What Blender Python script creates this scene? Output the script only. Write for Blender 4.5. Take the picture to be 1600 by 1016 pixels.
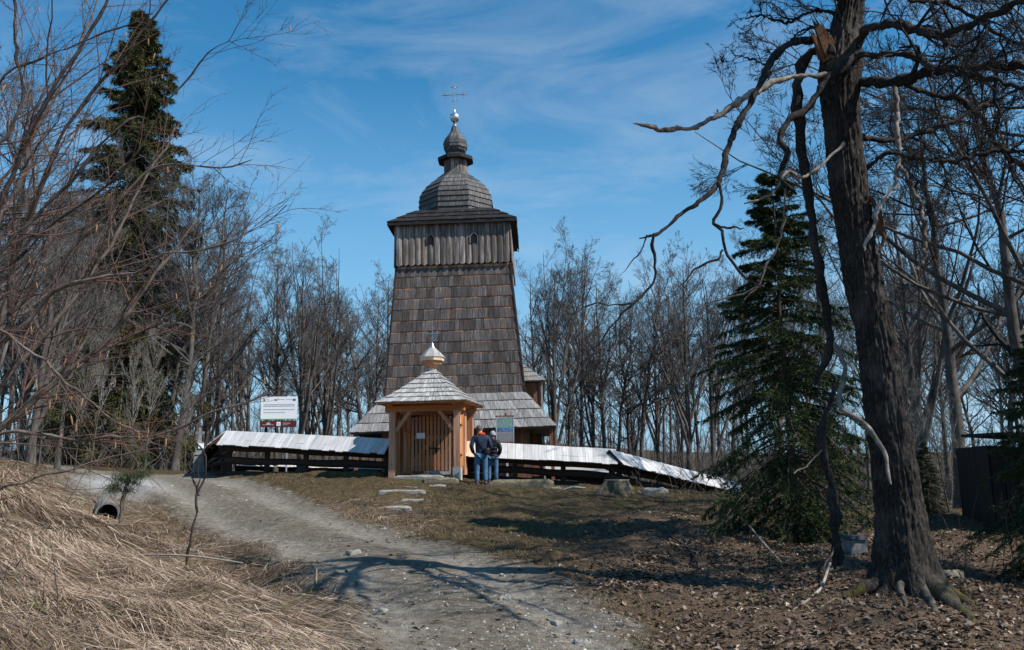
import bpy, math, random
import numpy as np
from mathutils import Matrix, Vector

random.seed(5)
for o in list(bpy.data.objects):
    bpy.data.objects.remove(o)
S = bpy.context.scene
COL = S.collection

# ------------------------------------------------------------------ camera
F = 1378.0
TH = math.atan(232 / 1378)
ROLL = math.radians(0.8)
EYE = 1.6
cd = bpy.data.cameras.new('camera')
cd.sensor_width = 36.0
cd.lens = 36.0 * F / 1600
cd.clip_start = 0.05
cd.clip_end = 3000
cam = bpy.data.objects.new('camera', cd)
COL.objects.link(cam)
cam.matrix_world = (Matrix.Translation((0, 0, EYE)) @ Matrix.Rotation(math.pi / 2 + TH, 4, 'X')
                    @ Matrix.Rotation(-ROLL, 4, 'Z'))
S.camera = cam
S.render.resolution_x = 1024
S.render.resolution_y = 650

# ------------------------------------------------------------------ sky and sun
SUN_EL = math.radians(46)
sv = Vector((0.91, -0.41, 0)).normalized()            # horizontal direction towards the sun
SUN_DIR = Vector((sv.x * math.cos(SUN_EL), sv.y * math.cos(SUN_EL), math.sin(SUN_EL)))
W = bpy.data.worlds.new('World')
S.world = W
W.use_nodes = True
wn = W.node_tree
wn.nodes.clear()
sky = wn.nodes.new('ShaderNodeTexSky')
sky.sky_type = 'NISHITA'
sky.sun_disc = False
sky.sun_elevation = SUN_EL
sky.sun_rotation = math.atan2(sv.x, sv.y)
sky.altitude = 600
sky.air_density = 1.0
sky.dust_density = 0.15
sky.ozone_density = 2.2
tc = wn.nodes.new('ShaderNodeTexCoord')
mp = wn.nodes.new('ShaderNodeMapping')
mp.inputs['Scale'].default_value = (1.4, 1.4, 4.2)
mp.inputs['Rotation'].default_value = (0.25, 0.55, 0.3)
wn.links.new(tc.outputs['Generated'], mp.inputs['Vector'])
cn = wn.nodes.new('ShaderNodeTexNoise')
cn.inputs['Scale'].default_value = 2.3
cn.inputs['Detail'].default_value = 8
cn.inputs['Roughness'].default_value = 0.62
cn.inputs['Distortion'].default_value = 0.7
wn.links.new(mp.outputs['Vector'], cn.inputs['Vector'])
cr = wn.nodes.new('ShaderNodeValToRGB')
cr.color_ramp.elements[0].position = 0.49
cr.color_ramp.elements[0].color = (0, 0, 0, 1)
cr.color_ramp.elements[1].position = 0.86
cr.color_ramp.elements[1].color = (0.34, 0.34, 0.34, 1)
wn.links.new(cn.outputs['Fac'], cr.inputs['Fac'])
hs = wn.nodes.new('ShaderNodeHueSaturation')
hs.inputs['Saturation'].default_value = 1.34
hs.inputs['Hue'].default_value = 0.488
hs.inputs['Value'].default_value = 1.25
wn.links.new(sky.outputs['Color'], hs.inputs['Color'])
mxw = wn.nodes.new('ShaderNodeMixRGB')
mxw.inputs['Color2'].default_value = (6.2, 6.8, 7.4, 1)
wn.links.new(cr.outputs['Color'], mxw.inputs['Fac'])
sx_ = wn.nodes.new('ShaderNodeSeparateXYZ')
wn.links.new(tc.outputs['Generated'], sx_.inputs[0])
lo = wn.nodes.new('ShaderNodeMapRange')
lo.inputs['From Min'].default_value = 0.42
lo.inputs['From Max'].default_value = 0.0
lo.inputs['To Max'].default_value = 0.95
wn.links.new(sx_.outputs['Z'], lo.inputs['Value'])
mlo = wn.nodes.new('ShaderNodeMixRGB')
mlo.inputs['Color2'].default_value = (2.3, 4.5, 6.6, 1)
wn.links.new(lo.outputs[0], mlo.inputs['Fac'])
wn.links.new(hs.outputs['Color'], mlo.inputs['Color1'])
wn.links.new(mlo.outputs['Color'], mxw.inputs['Color1'])
bg = wn.nodes.new('ShaderNodeBackground')
bg.inputs['Strength'].default_value = 0.105
wn.links.new(mxw.outputs['Color'], bg.inputs['Color'])
wo = wn.nodes.new('ShaderNodeOutputWorld')
wn.links.new(bg.outputs['Background'], wo.inputs['Surface'])

sl = bpy.data.lights.new('sun', 'SUN')
sl.energy = 5.0
sl.angle = math.radians(0.53)
sl.color = (1.0, 0.945, 0.87)
sun = bpy.data.objects.new('sun', sl)
COL.objects.link(sun)
sun.location = (30, -10, 40)
sun.rotation_euler = SUN_DIR.to_track_quat('Z', 'Y').to_euler()

S.view_settings.view_transform = 'Standard'
S.view_settings.look = 'None'
S.view_settings.gamma = 1.0
S.view_settings.use_curve_mapping = False
S.view_settings.exposure = 0.26


# ------------------------------------------------------------------ helpers
def P(px, py, Y):
    """point of the place that the photograph shows at this spot, at distance Y"""
    dx, dy = px - 800.0, 508.0 - py
    c, s = math.cos(ROLL), math.sin(ROLL)
    u, v = (dx * c + dy * s) / F, (-dx * s + dy * c) / F
    y = math.cos(TH) - v * math.sin(TH)
    z = math.sin(TH) + v * math.cos(TH)
    return np.array((u / y * Y, Y, EYE + z / y * Y))


def hsh(ix, iy, iz):
    h = (ix.astype(np.int64) * 374761393 + iy.astype(np.int64) * 668265263 + iz.astype(np.int64) * 2147483647) & 0xffffffff
    h = ((h ^ (h >> 13)) * 1274126177) & 0xffffffff
    return ((h ^ (h >> 16)) & 0xffff) / 65535.0


def vn(p):
    """value noise, p (...,3), result -1..1"""
    i = np.floor(p).astype(np.int64)
    f = p - i
    f = f * f * (3 - 2 * f)
    r = 0
    for a in (0, 1):
        for b in (0, 1):
            for c in (0, 1):
                w = (f[..., 0] if a else 1 - f[..., 0]) * (f[..., 1] if b else 1 - f[..., 1]) * (f[..., 2] if c else 1 - f[..., 2])
                r = r + w * hsh(i[..., 0] + a, i[..., 1] + b, i[..., 2] + c)
    return r * 2 - 1


def vn2(x, y, s, seed=0.0):
    return vn(np.stack([x * s, y * s, np.full_like(x, seed * 7.31 + 0.5)], -1))


def nrm(a):
    return a / np.maximum(np.linalg.norm(a, axis=-1, keepdims=True), 1e-9)


class MB:
    """collects geometry for one mesh object"""
    def __init__(s):
        s.v, s.q, s.t, s.uv, s.va, s.n = [], [], [], [], [], 0

    def add(s, v, q=None, t=None, uv=None, va=0.0):
        v = np.asarray(v, float).reshape(-1, 3)
        k = len(v)
        s.v.append(v)
        if q is not None and len(q):
            s.q.append(np.asarray(q, np.int64).reshape(-1, 4) + s.n)
        if t is not None and len(t):
            s.t.append(np.asarray(t, np.int64).reshape(-1, 3) + s.n)
        s.uv.append(np.zeros((k, 2)) if uv is None else np.asarray(uv, float).reshape(-1, 2))
        s.va.append(np.broadcast_to(np.asarray(va, float), (k,)))
        s.n += k
        return s

    def mesh(s, name, mat, smooth=False, attrs=None, var=False, uv=True):
        v = np.concatenate(s.v)
        q = np.concatenate(s.q) if s.q else np.zeros((0, 4), np.int64)
        t = np.concatenate(s.t) if s.t else np.zeros((0, 3), np.int64)
        me = bpy.data.meshes.new(name)
        me.vertices.add(len(v))
        me.vertices.foreach_set('co', v.ravel())
        li = np.concatenate([q.ravel(), t.ravel()])
        me.loops.add(len(li))
        me.loops.foreach_set('vertex_index', li.astype(np.int32))
        nf = len(q) + len(t)
        me.polygons.add(nf)
        st = np.concatenate([np.arange(len(q)) * 4, len(q) * 4 + np.arange(len(t)) * 3])
        me.polygons.foreach_set('loop_start', st.astype(np.int32))
        me.polygons.foreach_set('use_smooth', np.full(nf, bool(smooth)))
        me.update(calc_edges=True)
        if uv:
            u = np.concatenate(s.uv)
            lay = me.uv_layers.new(name='UVMap')
            lay.data.foreach_set('uv', u[li].ravel().astype(np.float32))
        if var:
            a = me.attributes.new('var', 'FLOAT', 'POINT')
            a.data.foreach_set('value', np.concatenate(s.va).astype(np.float32))
        if attrs:
            for k, d in attrs.items():
                a = me.attributes.new(k, 'FLOAT', 'POINT')
                a.data.foreach_set('value', np.asarray(d, np.float32))
        if mat:
            me.materials.append(mat)
        return me

    def build(s, name, mat, parent=None, smooth=False, **kw):
        return link(name, s.mesh(name, mat, smooth, **kw), parent)


def link(name, me, parent=None):
    o = bpy.data.objects.new(name, me)
    COL.objects.link(o)
    if parent is not None:
        o.parent = parent
    return o


def tag(o, label, cat, group=None):
    o['label'] = label
    o['category'] = cat
    if group:
        o['group'] = group
    return o


def thing(name, label, cat, loc=(0, 0, 0), rz=0.0, group=None):
    o = bpy.data.objects.new(name, None)
    o.empty_display_size = 0.2
    COL.objects.link(o)
    o.location = [float(c) for c in loc]
    o.rotation_euler = (0, 0, rz)
    return tag(o, label, cat, group)


def copy_thing(r):
    c = r.copy()
    COL.objects.link(c)
    for ch in r.children:
        d = ch.copy()
        COL.objects.link(d)
        d.parent = c
        for g in ch.children:
            e = g.copy()
            COL.objects.link(e)
            e.parent = d
    return c


HEXQ = [(0, 3, 2, 1), (4, 5, 6, 7), (0, 1, 5, 4), (1, 2, 6, 5), (2, 3, 7, 6), (3, 0, 4, 7)]


def add_hex(mb, V, across, grain, off=None, va=0.0):
    V = np.asarray(V, float)
    a, g = nrm(np.asarray(across, float)), nrm(np.asarray(grain, float))
    n = np.cross(a, g)
    if off is None:
        off = (random.uniform(0, 9), random.uniform(0, 9))
    uv = np.stack([V @ a + 0.7 * (V @ n) + off[0], V @ g + off[1]], -1)
    mb.add(V, q=HEXQ, uv=uv, va=va)
    return mb


def hexo(name, parent, V, mat, across, grain):
    return add_hex(MB(), V, across, grain).build(name, mat, parent)


def beam_v(p0, p1, w, h, up=(0, 0, 1)):
    """eight corners of a beam from p0 to p1, w sideways, h along up"""
    p0, p1 = np.asarray(p0, float), np.asarray(p1, float)
    x = nrm(p1 - p0)
    up = np.asarray(up, float)
    if abs(x @ nrm(up)) > 0.98:
        up = np.array((0, 1.0, 0)) if abs(x[1]) < 0.9 else np.array((1.0, 0, 0))
    s = nrm(np.cross(x, up))
    u = np.cross(s, x)
    c = []
    for p in (p0, p1):
        for (a, b) in ((-1, -1), (1, -1), (1, 1), (-1, 1)):
            c.append(p + s * a * w / 2 + u * b * h / 2)
    return np.array(c), s, x


def beam(name, parent, p0, p1, w, h, mat, up=(0, 0, 1)):
    V, s, x = beam_v(p0, p1, w, h, up)
    return hexo(name, parent, V, mat, s, x)


def add_beam(mb, p0, p1, w, h, up=(0, 0, 1), va=0.0):
    V, s, x = beam_v(p0, p1, w, h, up)
    return add_hex(mb, V, s, x, va=va)


def box(name, parent, c, size, mat, grain=(0, 0, 1), jit=0.0):
    c, h = np.asarray(c, float), np.asarray(size, float) / 2
    V = np.array([(-1, -1, -1), (1, -1, -1), (1, 1, -1), (-1, 1, -1), (-1, -1, 1), (1, -1, 1), (1, 1, 1), (-1, 1, 1)]) * h + c
    if jit:
        V = V + np.random.default_rng(int(abs(c[0] * 991 + c[2] * 77) * 10)).uniform(-jit, jit, V.shape)
    a = (1, 0, 0) if abs(grain[0]) < 0.9 else (0, 0, 1)
    return hexo(name, parent, V, mat, a, grain)


def tubes(paths, rad, k, mb, va=None, closed_tip=False):
    """paths (B,n,3), rad (B,n)"""
    paths = np.asarray(paths, float)
    rad = np.asarray(rad, float)
    B, n, _ = paths.shape
    tan = nrm(np.gradient(paths, axis=1))
    mean = nrm(paths[:, -1] - paths[:, 0])
    ref = np.where((np.abs(mean[:, 2:3]) < 0.8), np.array([[0, 0, 1.0]]), np.array([[1.0, 0.2, 0]]))
    ref = np.broadcast_to(ref[:, None], tan.shape)
    s = nrm(np.cross(tan, ref))
    u = np.cross(s, tan)
    a = np.arange(k) / k * 2 * math.pi
    v = paths[:, :, None] + rad[:, :, None, None] * (np.cos(a)[None, None, :, None] * s[:, :, None] + np.sin(a)[None, None, :, None] * u[:, :, None])
    idx = np.arange(B * n * k).reshape(B, n, k)
    i0 = idx[:, :-1, :]
    i1 = idx[:, 1:, :]
    q = np.stack([i0, np.roll(i0, -1, 2), np.roll(i1, -1, 2), i1], -1).reshape(-1, 4)
    ln = np.cumsum(np.concatenate([np.zeros((B, 1)), np.linalg.norm(np.diff(paths, axis=1), axis=2)], 1), 1)
    uv = np.zeros((B, n, k, 2))
    uv[..., 0] = (np.arange(k) / k)[None, None, :]
    uv[..., 1] = ln[:, :, None]
    if va is None:
        va = 0.0
    else:
        va = np.broadcast_to(np.asarray(va, float)[:, None, None], (B, n, k)).ravel()
    mb.add(v.reshape(-1, 3), q=q, uv=uv.reshape(-1, 2), va=va)
    return mb


def cap_ends(mb, c, ringv, uv=None):
    k = len(ringv)
    V = np.concatenate([np.asarray(ringv), np.asarray(c)[None]])
    mb.add(V, t=[(i, (i + 1) % k, k) for i in range(k)])


def spline(pts, n):
    """Catmull-Rom through pts (m,k) resampled to n"""
    pts = np.asarray(pts, float)
    m = len(pts)
    e = np.concatenate([2 * pts[:1] - pts[1:2], pts, 2 * pts[-1:] - pts[-2:-1]])
    d = np.concatenate([[0], np.cumsum(np.linalg.norm(np.diff(pts[:, :3], axis=0), axis=1))])
    tt = np.linspace(0, d[-1], n)
    i = np.clip(np.searchsorted(d, tt, 'right') - 1, 0, m - 2)
    f = ((tt - d[i]) / np.maximum(d[i + 1] - d[i], 1e-9))[:, None]
    a, b, c, g = e[i], e[i + 1], e[i + 2], e[i + 3]
    return 0.5 * (2 * b + (c - a) * f + (2 * a - 5 * b + 4 * c - g) * f ** 2 + (3 * b - a - 3 * c + g) * f ** 3)


def grow(par, prad, plen, rng, m, t0, t1, ang, lf, n, wig, up, rf=0.6, rmin=0.002, tend=0.3, shrink=0.6):
    """m children on every parent path"""
    B, npn, _ = par.shape
    idx = np.repeat(np.arange(B), m)
    K = len(idx)
    t = rng.uniform(t0, t1, K)
    ft = t * (npn - 1)
    i = np.clip(ft.astype(int), 0, npn - 2)
    w = (ft - i)[:, None]
    p0 = par[idx, i] * (1 - w) + par[idx, i + 1] * w
    tan = nrm(par[idx, i + 1] - par[idx, i])
    r0 = prad[idx, i] * (1 - w[:, 0]) + prad[idx, i + 1] * w[:, 0]
    rv = rng.normal(size=(K, 3))
    rv -= (rv * tan).sum(1, keepdims=True) * tan
    rv = nrm(rv)
    a = (ang * rng.uniform(0.65, 1.3, K))[:, None]
    d = tan * np.cos(a) + rv * np.sin(a)
    L = plen[idx] * lf * (1 - shrink * t) * rng.uniform(0.55, 1.25, K)
    st = (L / (n - 1))[:, None]
    out = [p0]
    for j in range(n - 1):
        d = nrm(d + wig * rng.normal(size=(K, 3)) + np.array((0, 0, up)))
        out.append(out[-1] + d * st)
    paths = np.stack(out, 1)
    r = np.maximum(r0 * rf * rng.uniform(0.7, 1.0, K), rmin)
    rad = r[:, None] * np.linspace(1, tend, n)[None]
    return paths, rad, L


# ------------------------------------------------------------------ materials
def mat_new(name):
    m = bpy.data.materials.new(name)
    m.use_nodes = True
    nt = m.node_tree
    b = nt.nodes['Principled BSDF']
    b.inputs['Specular IOR Level'].default_value = 0.25
    return m, nt, b


def nd(nt, typ, ins=None, **props):
    n = nt.nodes.new(typ)
    for k, v in props.items():
        setattr(n, k, v)
    if ins:
        for k, v in ins.items():
            if isinstance(v, bpy.types.NodeSocket):
                nt.links.new(v, n.inputs[k])
            else:
                n.inputs[k].default_value = v
    return n


def ramp(nt, fac, stops):
    r = nd(nt, 'ShaderNodeValToRGB', {'Fac': fac})
    e = r.color_ramp.elements
    while len(e) < len(stops):
        e.new(0.5)
    for el, (p, c) in zip(e, stops):
        el.position = p
        el.color = (c[0], c[1], c[2], 1)
    return r.outputs['Color']


def mixc(nt, fac, a, b, mode='MIX'):
    n = nd(nt, 'ShaderNodeMixRGB', blend_type=mode)
    for k, v in (('Fac', fac), ('Color1', a), ('Color2', b)):
        if isinstance(v, bpy.types.NodeSocket):
            nt.links.new(v, n.inputs[k])
        else:
            n.inputs[k].default_value = v if k == 'Fac' else (v[0], v[1], v[2], 1)
    return n.outputs['Color']


def mth(nt, op, a, b=None):
    n = nd(nt, 'ShaderNodeMath', operation=op)
    for i, v in enumerate((a, b)):
        if v is None:
            continue
        if isinstance(v, bpy.types.NodeSocket):
            nt.links.new(v, n.inputs[i])
        else:
            n.inputs[i].default_value = v
    return n.outputs[0]


def noise(nt, vec, scale, detail=4, rough=0.6, dist=0.0):
    ins = {'Scale': scale, 'Detail': detail, 'Roughness': rough, 'Distortion': dist}
    if vec is not None:
        ins['Vector'] = vec
    return nd(nt, 'ShaderNodeTexNoise', ins).outputs['Fac']


def bump(nt, b, h, dist, strength=1.0):
    n = nd(nt, 'ShaderNodeBump', {'Height': h, 'Distance': dist, 'Strength': strength})
    nt.links.new(n.outputs['Normal'], b.inputs['Normal'])


def wood(name, dark, mid, light, su=28, sv=1.6, vary=0.35, rough=0.8, patch=0.5, patchc=None, band=None, knots=False):
    """weathered or fresh timber, grain along the v of the UV map (metres)"""
    m, nt, b = mat_new(name)
    uv = nd(nt, 'ShaderNodeUVMap').outputs['UV']
    oi = nd(nt, 'ShaderNodeObjectInfo').outputs['Random']
    off = nd(nt, 'ShaderNodeCombineXYZ', {'X': mth(nt, 'MULTIPLY', oi, 53.0), 'Y': mth(nt, 'MULTIPLY', oi, 31.0), 'Z': mth(nt, 'MULTIPLY', oi, 17.0)})
    ad = nd(nt, 'ShaderNodeVectorMath', {0: uv, 1: off.outputs[0]}, operation='ADD').outputs[0]
    mp = nd(nt, 'ShaderNodeMapping', {'Vector': ad, 'Scale': (su, sv, 1)}).outputs[0]
    n1 = noise(nt, mp, 1.0, 7, 0.68, 0.4)
    col = ramp(nt, n1, [(0.28, dark), (0.5, mid), (0.74, light)])
    mp2 = nd(nt, 'ShaderNodeMapping', {'Vector': ad, 'Scale': (3.0, 1.2, 1)}).outputs[0]
    n2 = noise(nt, mp2, 1.0, 4, 0.6)
    if patchc:
        f = nd(nt, 'ShaderNodeMapRange', {'Value': n2, 'From Min': 0.48, 'From Max': 0.72, 'To Min': 0.0, 'To Max': patch}).outputs[0]
        col = mixc(nt, f, col, patchc)
    if band:
        g = nd(nt, 'ShaderNodeTexCoord').outputs['Generated']
        z = nd(nt, 'ShaderNodeSeparateXYZ', {0: g}).outputs['Z']
        wob = mth(nt, 'MULTIPLY', mth(nt, 'SUBTRACT', n1, 0.5), 0.22)
        zz = mth(nt, 'ADD', z, wob)
        f = nd(nt, 'ShaderNodeMapRange', {'Value': zz, 'From Min': band[0], 'From Max': band[1], 'To Min': 0.0, 'To Max': band[2]}).outputs[0]
        col = mixc(nt, f, col, band[3])
    if knots:
        vo = nd(nt, 'ShaderNodeTexVoronoi', {'Vector': nd(nt, 'ShaderNodeMapping', {'Vector': ad, 'Scale': (6, 2.2, 1)}).outputs[0], 'Scale': 1.0})
        f = nd(nt, 'ShaderNodeMapRange', {'Value': vo.outputs['Distance'], 'From Min': 0.05, 'From Max': 0.14, 'To Min': 0.75, 'To Max': 0.0}).outputs[0]
        col = mixc(nt, f, col, (dark[0] * 0.5, dark[1] * 0.45, dark[2] * 0.4))
    hv = nd(nt, 'ShaderNodeHueSaturation', {'Color': col, 'Value': nd(nt, 'ShaderNodeMapRange', {'Value': oi, 'To Min': 1 - vary, 'To Max': 1 + vary}).outputs[0],
                                         'Saturation': nd(nt, 'ShaderNodeMapRange', {'Value': mth(nt, 'FRACT', mth(nt, 'MULTIPLY', oi, 7.3)), 'To Min': 0.8, 'To Max': 1.15}).outputs[0]})
    nt.links.new(hv.outputs[0], b.inputs['Base Color'])
    b.inputs['Roughness'].default_value = rough
    bump(nt, b, n1, 0.006, 0.7)
    return m


def plain(name, col, rough=0.7, metal=0.0, var=0.15, scale=9.0, bumpd=0.0):
    m, nt, b = mat_new(name)
    o = nd(nt, 'ShaderNodeTexCoord').outputs['Object']
    n = noise(nt, o, scale, 5, 0.65)
    c = ramp(nt, n, [(0.3, [x * (1 - var) for x in col]), (0.7, [min(1, x * (1 + var)) for x in col])])
    nt.links.new(c, b.inputs['Base Color'])
    b.inputs['Roughness'].default_value = rough
    b.inputs['Metallic'].default_value = metal
    if bumpd:
        bump(nt, b, n, bumpd)
    return m


def barkmat(name, dark, mid, light, sc=(14, 14, 3), moss=0.0, mossc=(0.10, 0.085, 0.015), bumpd=0.012, obj=True):
    m, nt, b = mat_new(name)
    o = nd(nt, 'ShaderNodeTexCoord').outputs['Object']
    mp = nd(nt, 'ShaderNodeMapping', {'Vector': o, 'Scale': sc}).outputs[0]
    n = noise(nt, mp, 1.0, 6, 0.7, 0.5)
    c = ramp(nt, n, [(0.3, dark), (0.52, mid), (0.75, light)])
    n2 = noise(nt, o, 2.3, 5, 0.65)
    c = mixc(nt, nd(nt, 'ShaderNodeMapRange', {'Value': n2, 'From Min': 0.5, 'From Max': 0.7, 'To Max': 0.6}).outputs[0], c, light)
    if moss:
        ms = noise(nt, o, 3.1, 6, 0.7)
        z = nd(nt, 'ShaderNodeSeparateXYZ', {0: o}).outputs['Z']
        low = nd(nt, 'ShaderNodeMapRange', {'Value': z, 'From Min': 0.55, 'From Max': 0.0, 'To Min': -0.12, 'To Max': moss}).outputs[0]
        f = nd(nt, 'ShaderNodeMapRange', {'Value': mth(nt, 'ADD', ms, low), 'From Min': 0.62, 'From Max': 0.74}).outputs[0]
        c = mixc(nt, f, c, mossc)
    nt.links.new(c, b.inputs['Base Color'])
    b.inputs['Roughness'].default_value = 0.9
    bump(nt, b, n, bumpd)
    return m


def varmat(name, stops, rough=0.8, trans=0.0, sat=None):
    """colour by the random 'var' number each blade, leaf or pebble carries"""
    m, nt, b = mat_new(name)
    a = nd(nt, 'ShaderNodeAttribute', attribute_name='var').outputs['Fac']
    c = ramp(nt, a, stops)
    nt.links.new(c, b.inputs['Base Color'])
    b.inputs['Roughness'].default_value = rough
    if trans:
        tr = nd(nt, 'ShaderNodeBsdfTranslucent', {'Color': c})
        mx = nd(nt, 'ShaderNodeMixShader', {0: trans, 1: b.outputs[0], 2: tr.outputs[0]})
        nt.links.new(mx.outputs[0], nt.nodes['Material Output'].inputs['Surface'])
    return m


M = {}
M['tower'] = wood('tower_shingle_wood', (0.024, 0.021, 0.021), (0.082, 0.072, 0.069), (0.23, 0.21, 0.20), su=34, sv=1.8, vary=0.42, patch=0.65, patchc=(0.135, 0.075, 0.048), band=(0.72, 0.80, 0.9, (0.46, 0.225, 0.12)))
M['dome'] = wood('dome_shingle_wood', (0.022, 0.021, 0.021), (0.080, 0.078, 0.077), (0.25, 0.245, 0.24), su=22, sv=2.0, vary=0.3, patch=0.4, patchc=(0.09, 0.075, 0.065))
M['skirt'] = wood('skirt_shingle_wood', (0.085, 0.083, 0.082), (0.215, 0.21, 0.205), (0.44, 0.43, 0.42), su=30, sv=1.5, vary=0.28, patch=0.5, patchc=(0.16, 0.145, 0.13))
M['belfry'] = wood('belfry_board_wood', (0.026, 0.020, 0.018), (0.145, 0.117, 0.102), (0.48, 0.42, 0.37), su=15, sv=0.8, vary=0.45, patch=0.75, patchc=(0.12, 0.085, 0.07))
M['darkroof'] = wood('dark_roof_wood', (0.015, 0.013, 0.012), (0.055, 0.051, 0.048), (0.15, 0.14, 0.135), su=26, sv=2, vary=0.3)
M['blackroof'] = wood('black_roof_wood', (0.007, 0.006, 0.006), (0.017, 0.016, 0.015), (0.045, 0.042, 0.04), su=26, sv=2, vary=0.3)
M['darkwood'] = wood('dark_log_wood', (0.012, 0.008, 0.006), (0.035, 0.022, 0.016), (0.08, 0.05, 0.036), su=18, sv=0.8, vary=0.3)
M['redwood'] = wood('church_board_wood', (0.07, 0.03, 0.018), (0.19, 0.085, 0.05), (0.34, 0.18, 0.11), su=22, sv=0.9, vary=0.35)
M['fresh'] = wood('fresh_larch_wood', (0.27, 0.093, 0.036), (0.47, 0.195, 0.082), (0.64, 0.335, 0.165), su=16, sv=0.55, vary=0.14, knots=True, patch=0.5, patchc=(0.46, 0.19, 0.07), rough=0.65)
M['pale'] = wood('pale_new_wood', (0.60, 0.42, 0.27), (0.72, 0.55, 0.38), (0.8, 0.65, 0.48), su=14, sv=0.5, vary=0.08, rough=0.65)
M['gateroof'] = wood('gate_shingle_wood', (0.16, 0.152, 0.145), (0.38, 0.37, 0.355), (0.64, 0.625, 0.60), su=30, sv=1.6, vary=0.22, patch=0.4, patchc=(0.25, 0.235, 0.22))
M['fenceroof'] = wood('silver_board_wood', (0.32, 0.315, 0.312), (0.52, 0.513, 0.508), (0.72, 0.712, 0.705), su=20, sv=0.7, vary=0.12, patch=0.6, patchc=(0.33, 0.315, 0.30))
M['silver'] = plain('galvanised_metal', (0.62, 0.64, 0.66), 0.32, 0.9, 0.1)
M['ironblue'] = plain('painted_cross_metal', (0.24, 0.32, 0.37), 0.5, 0.5, 0.15)
M['black'] = plain('black_iron', (0.015, 0.015, 0.016), 0.5, 0.4)
M['concrete'] = plain('concrete', (0.42, 0.40, 0.36), 0.9, 0, 0.25, 14, 0.01)
M['stone'] = plain('grey_stone_slab', (0.25, 0.24, 0.215), 0.9, 0, 0.35, 7, 0.02)
M['mossstone'] = plain('mossy_concrete', (0.19, 0.165, 0.11), 0.95, 0, 0.45, 8, 0.02)
M['tomb'] = plain('weathered_tomb_stone', (0.20, 0.195, 0.19), 0.9, 0, 0.4, 9, 0.01)
M['white'] = plain('white_sheet', (0.80, 0.81, 0.82), 0.5, 0, 0.03)
M['green'] = plain('green_print', (0.09, 0.38, 0.10), 0.5, 0, 0.05)
M['maroon'] = plain('maroon_print', (0.10, 0.018, 0.02), 0.5, 0, 0.1)
M['greyprint'] = plain('grey_print', (0.42, 0.43, 0.45), 0.6, 0, 0.15)
M['darkprint'] = plain('dark_print', (0.05, 0.05, 0.07), 0.6, 0, 0.15)
M['redprint'] = plain('red_print', (0.55, 0.05, 0.06), 0.6)
M['blueprint'] = plain('blue_print', (0.03, 0.09, 0.36), 0.6)
M['teal'] = plain('map_print', (0.20, 0.33, 0.31), 0.5, 0, 0.3, 12)
M['photoprint'] = plain('landscape_print', (0.08, 0.20, 0.42), 0.5, 0, 0.9, 14)
M['greypanel'] = plain('grey_text_panel', (0.27, 0.25, 0.25), 0.5, 0, 0.06, 40)
M['redframe'] = plain('red_brown_frame', (0.22, 0.06, 0.045), 0.6)
M['steel'] = plain('sign_post_steel', (0.5, 0.54, 0.58), 0.4, 0.7)
M['denim'] = plain('blue_denim', (0.065, 0.145, 0.25), 0.9, 0, 0.4, 16)
M['navy'] = plain('navy_jacket_cloth', (0.018, 0.030, 0.062), 0.65, 0, 0.4, 14)
M['orange'] = plain('orange_hood_cloth', (0.62, 0.10, 0.035), 0.8, 0, 0.2, 14)
M['blackcloth'] = plain('black_padded_cloth', (0.014, 0.014, 0.016), 0.5, 0, 0.3, 14)
M['skin'] = plain('skin', (0.50, 0.30, 0.21), 0.6, 0, 0.1)
M['hair'] = plain('grey_cropped_hair', (0.10, 0.085, 0.075), 0.8, 0, 0.4, 60)
M['knit'] = plain('grey_knit', (0.30, 0.32, 0.36), 0.95, 0, 0.5, 30)
M['shoe'] = plain('dark_shoe', (0.02, 0.025, 0.04), 0.7)
M['oak'] = barkmat('oak_bark', (0.006, 0.005, 0.0045), (0.030, 0.0245, 0.021), (0.125, 0.107, 0.093), (34, 34, 13), moss=0.16, bumpd=0.02)
M['oaklimb'] = barkmat('dark_limb_bark', (0.006, 0.005, 0.0045), (0.022, 0.018, 0.016), (0.075, 0.063, 0.055), (24, 24, 24), bumpd=0.015)
M['peeled'] = barkmat('peeled_dead_wood', (0.035, 0.027, 0.022), (0.20, 0.165, 0.14), (0.50, 0.45, 0.40), (6, 6, 6), bumpd=0.006)
M['heart'] = barkmat('split_heartwood', (0.03, 0.014, 0.008), (0.12, 0.055, 0.028), (0.24, 0.13, 0.07), (30, 30, 6), bumpd=0.01)
M['bark'] = barkmat('grey_forest_bark', (0.030, 0.025, 0.021), (0.088, 0.075, 0.065), (0.20, 0.175, 0.155), (8, 8, 2.5), bumpd=0.01)
M['twig'] = barkmat('forest_twig_bark', (0.045, 0.038, 0.035), (0.10, 0.088, 0.081), (0.175, 0.16, 0.15), (3, 3, 3), bumpd=0.001)
M['pale_bark'] = barkmat('pale_sapling_bark', (0.09, 0.08, 0.065), (0.22, 0.20, 0.17), (0.38, 0.36, 0.32), (8, 8, 4), bumpd=0.004)
M['hazel'] = barkmat('hazel_bark', (0.035, 0.024, 0.019), (0.13, 0.098, 0.078), (0.27, 0.22, 0.185), (11, 11, 11), bumpd=0.003)
M['hazeldark'] = barkmat('dark_hazel_bark', (0.012, 0.009, 0.008), (0.035, 0.027, 0.024), (0.10, 0.08, 0.07), (11, 11, 11), bumpd=0.003)
M['hazeltwig'] = plain('hazel_twig_bark', (0.115, 0.068, 0.052), 0.8, 0, 0.35, 5)
M['catkin'] = plain('catkin', (0.30, 0.17, 0.085), 0.8, 0, 0.3, 40)
M['sprucebark'] = barkmat('spruce_bark', (0.03, 0.02, 0.015), (0.09, 0.065, 0.05), (0.17, 0.13, 0.10), (10, 10, 4))
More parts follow.
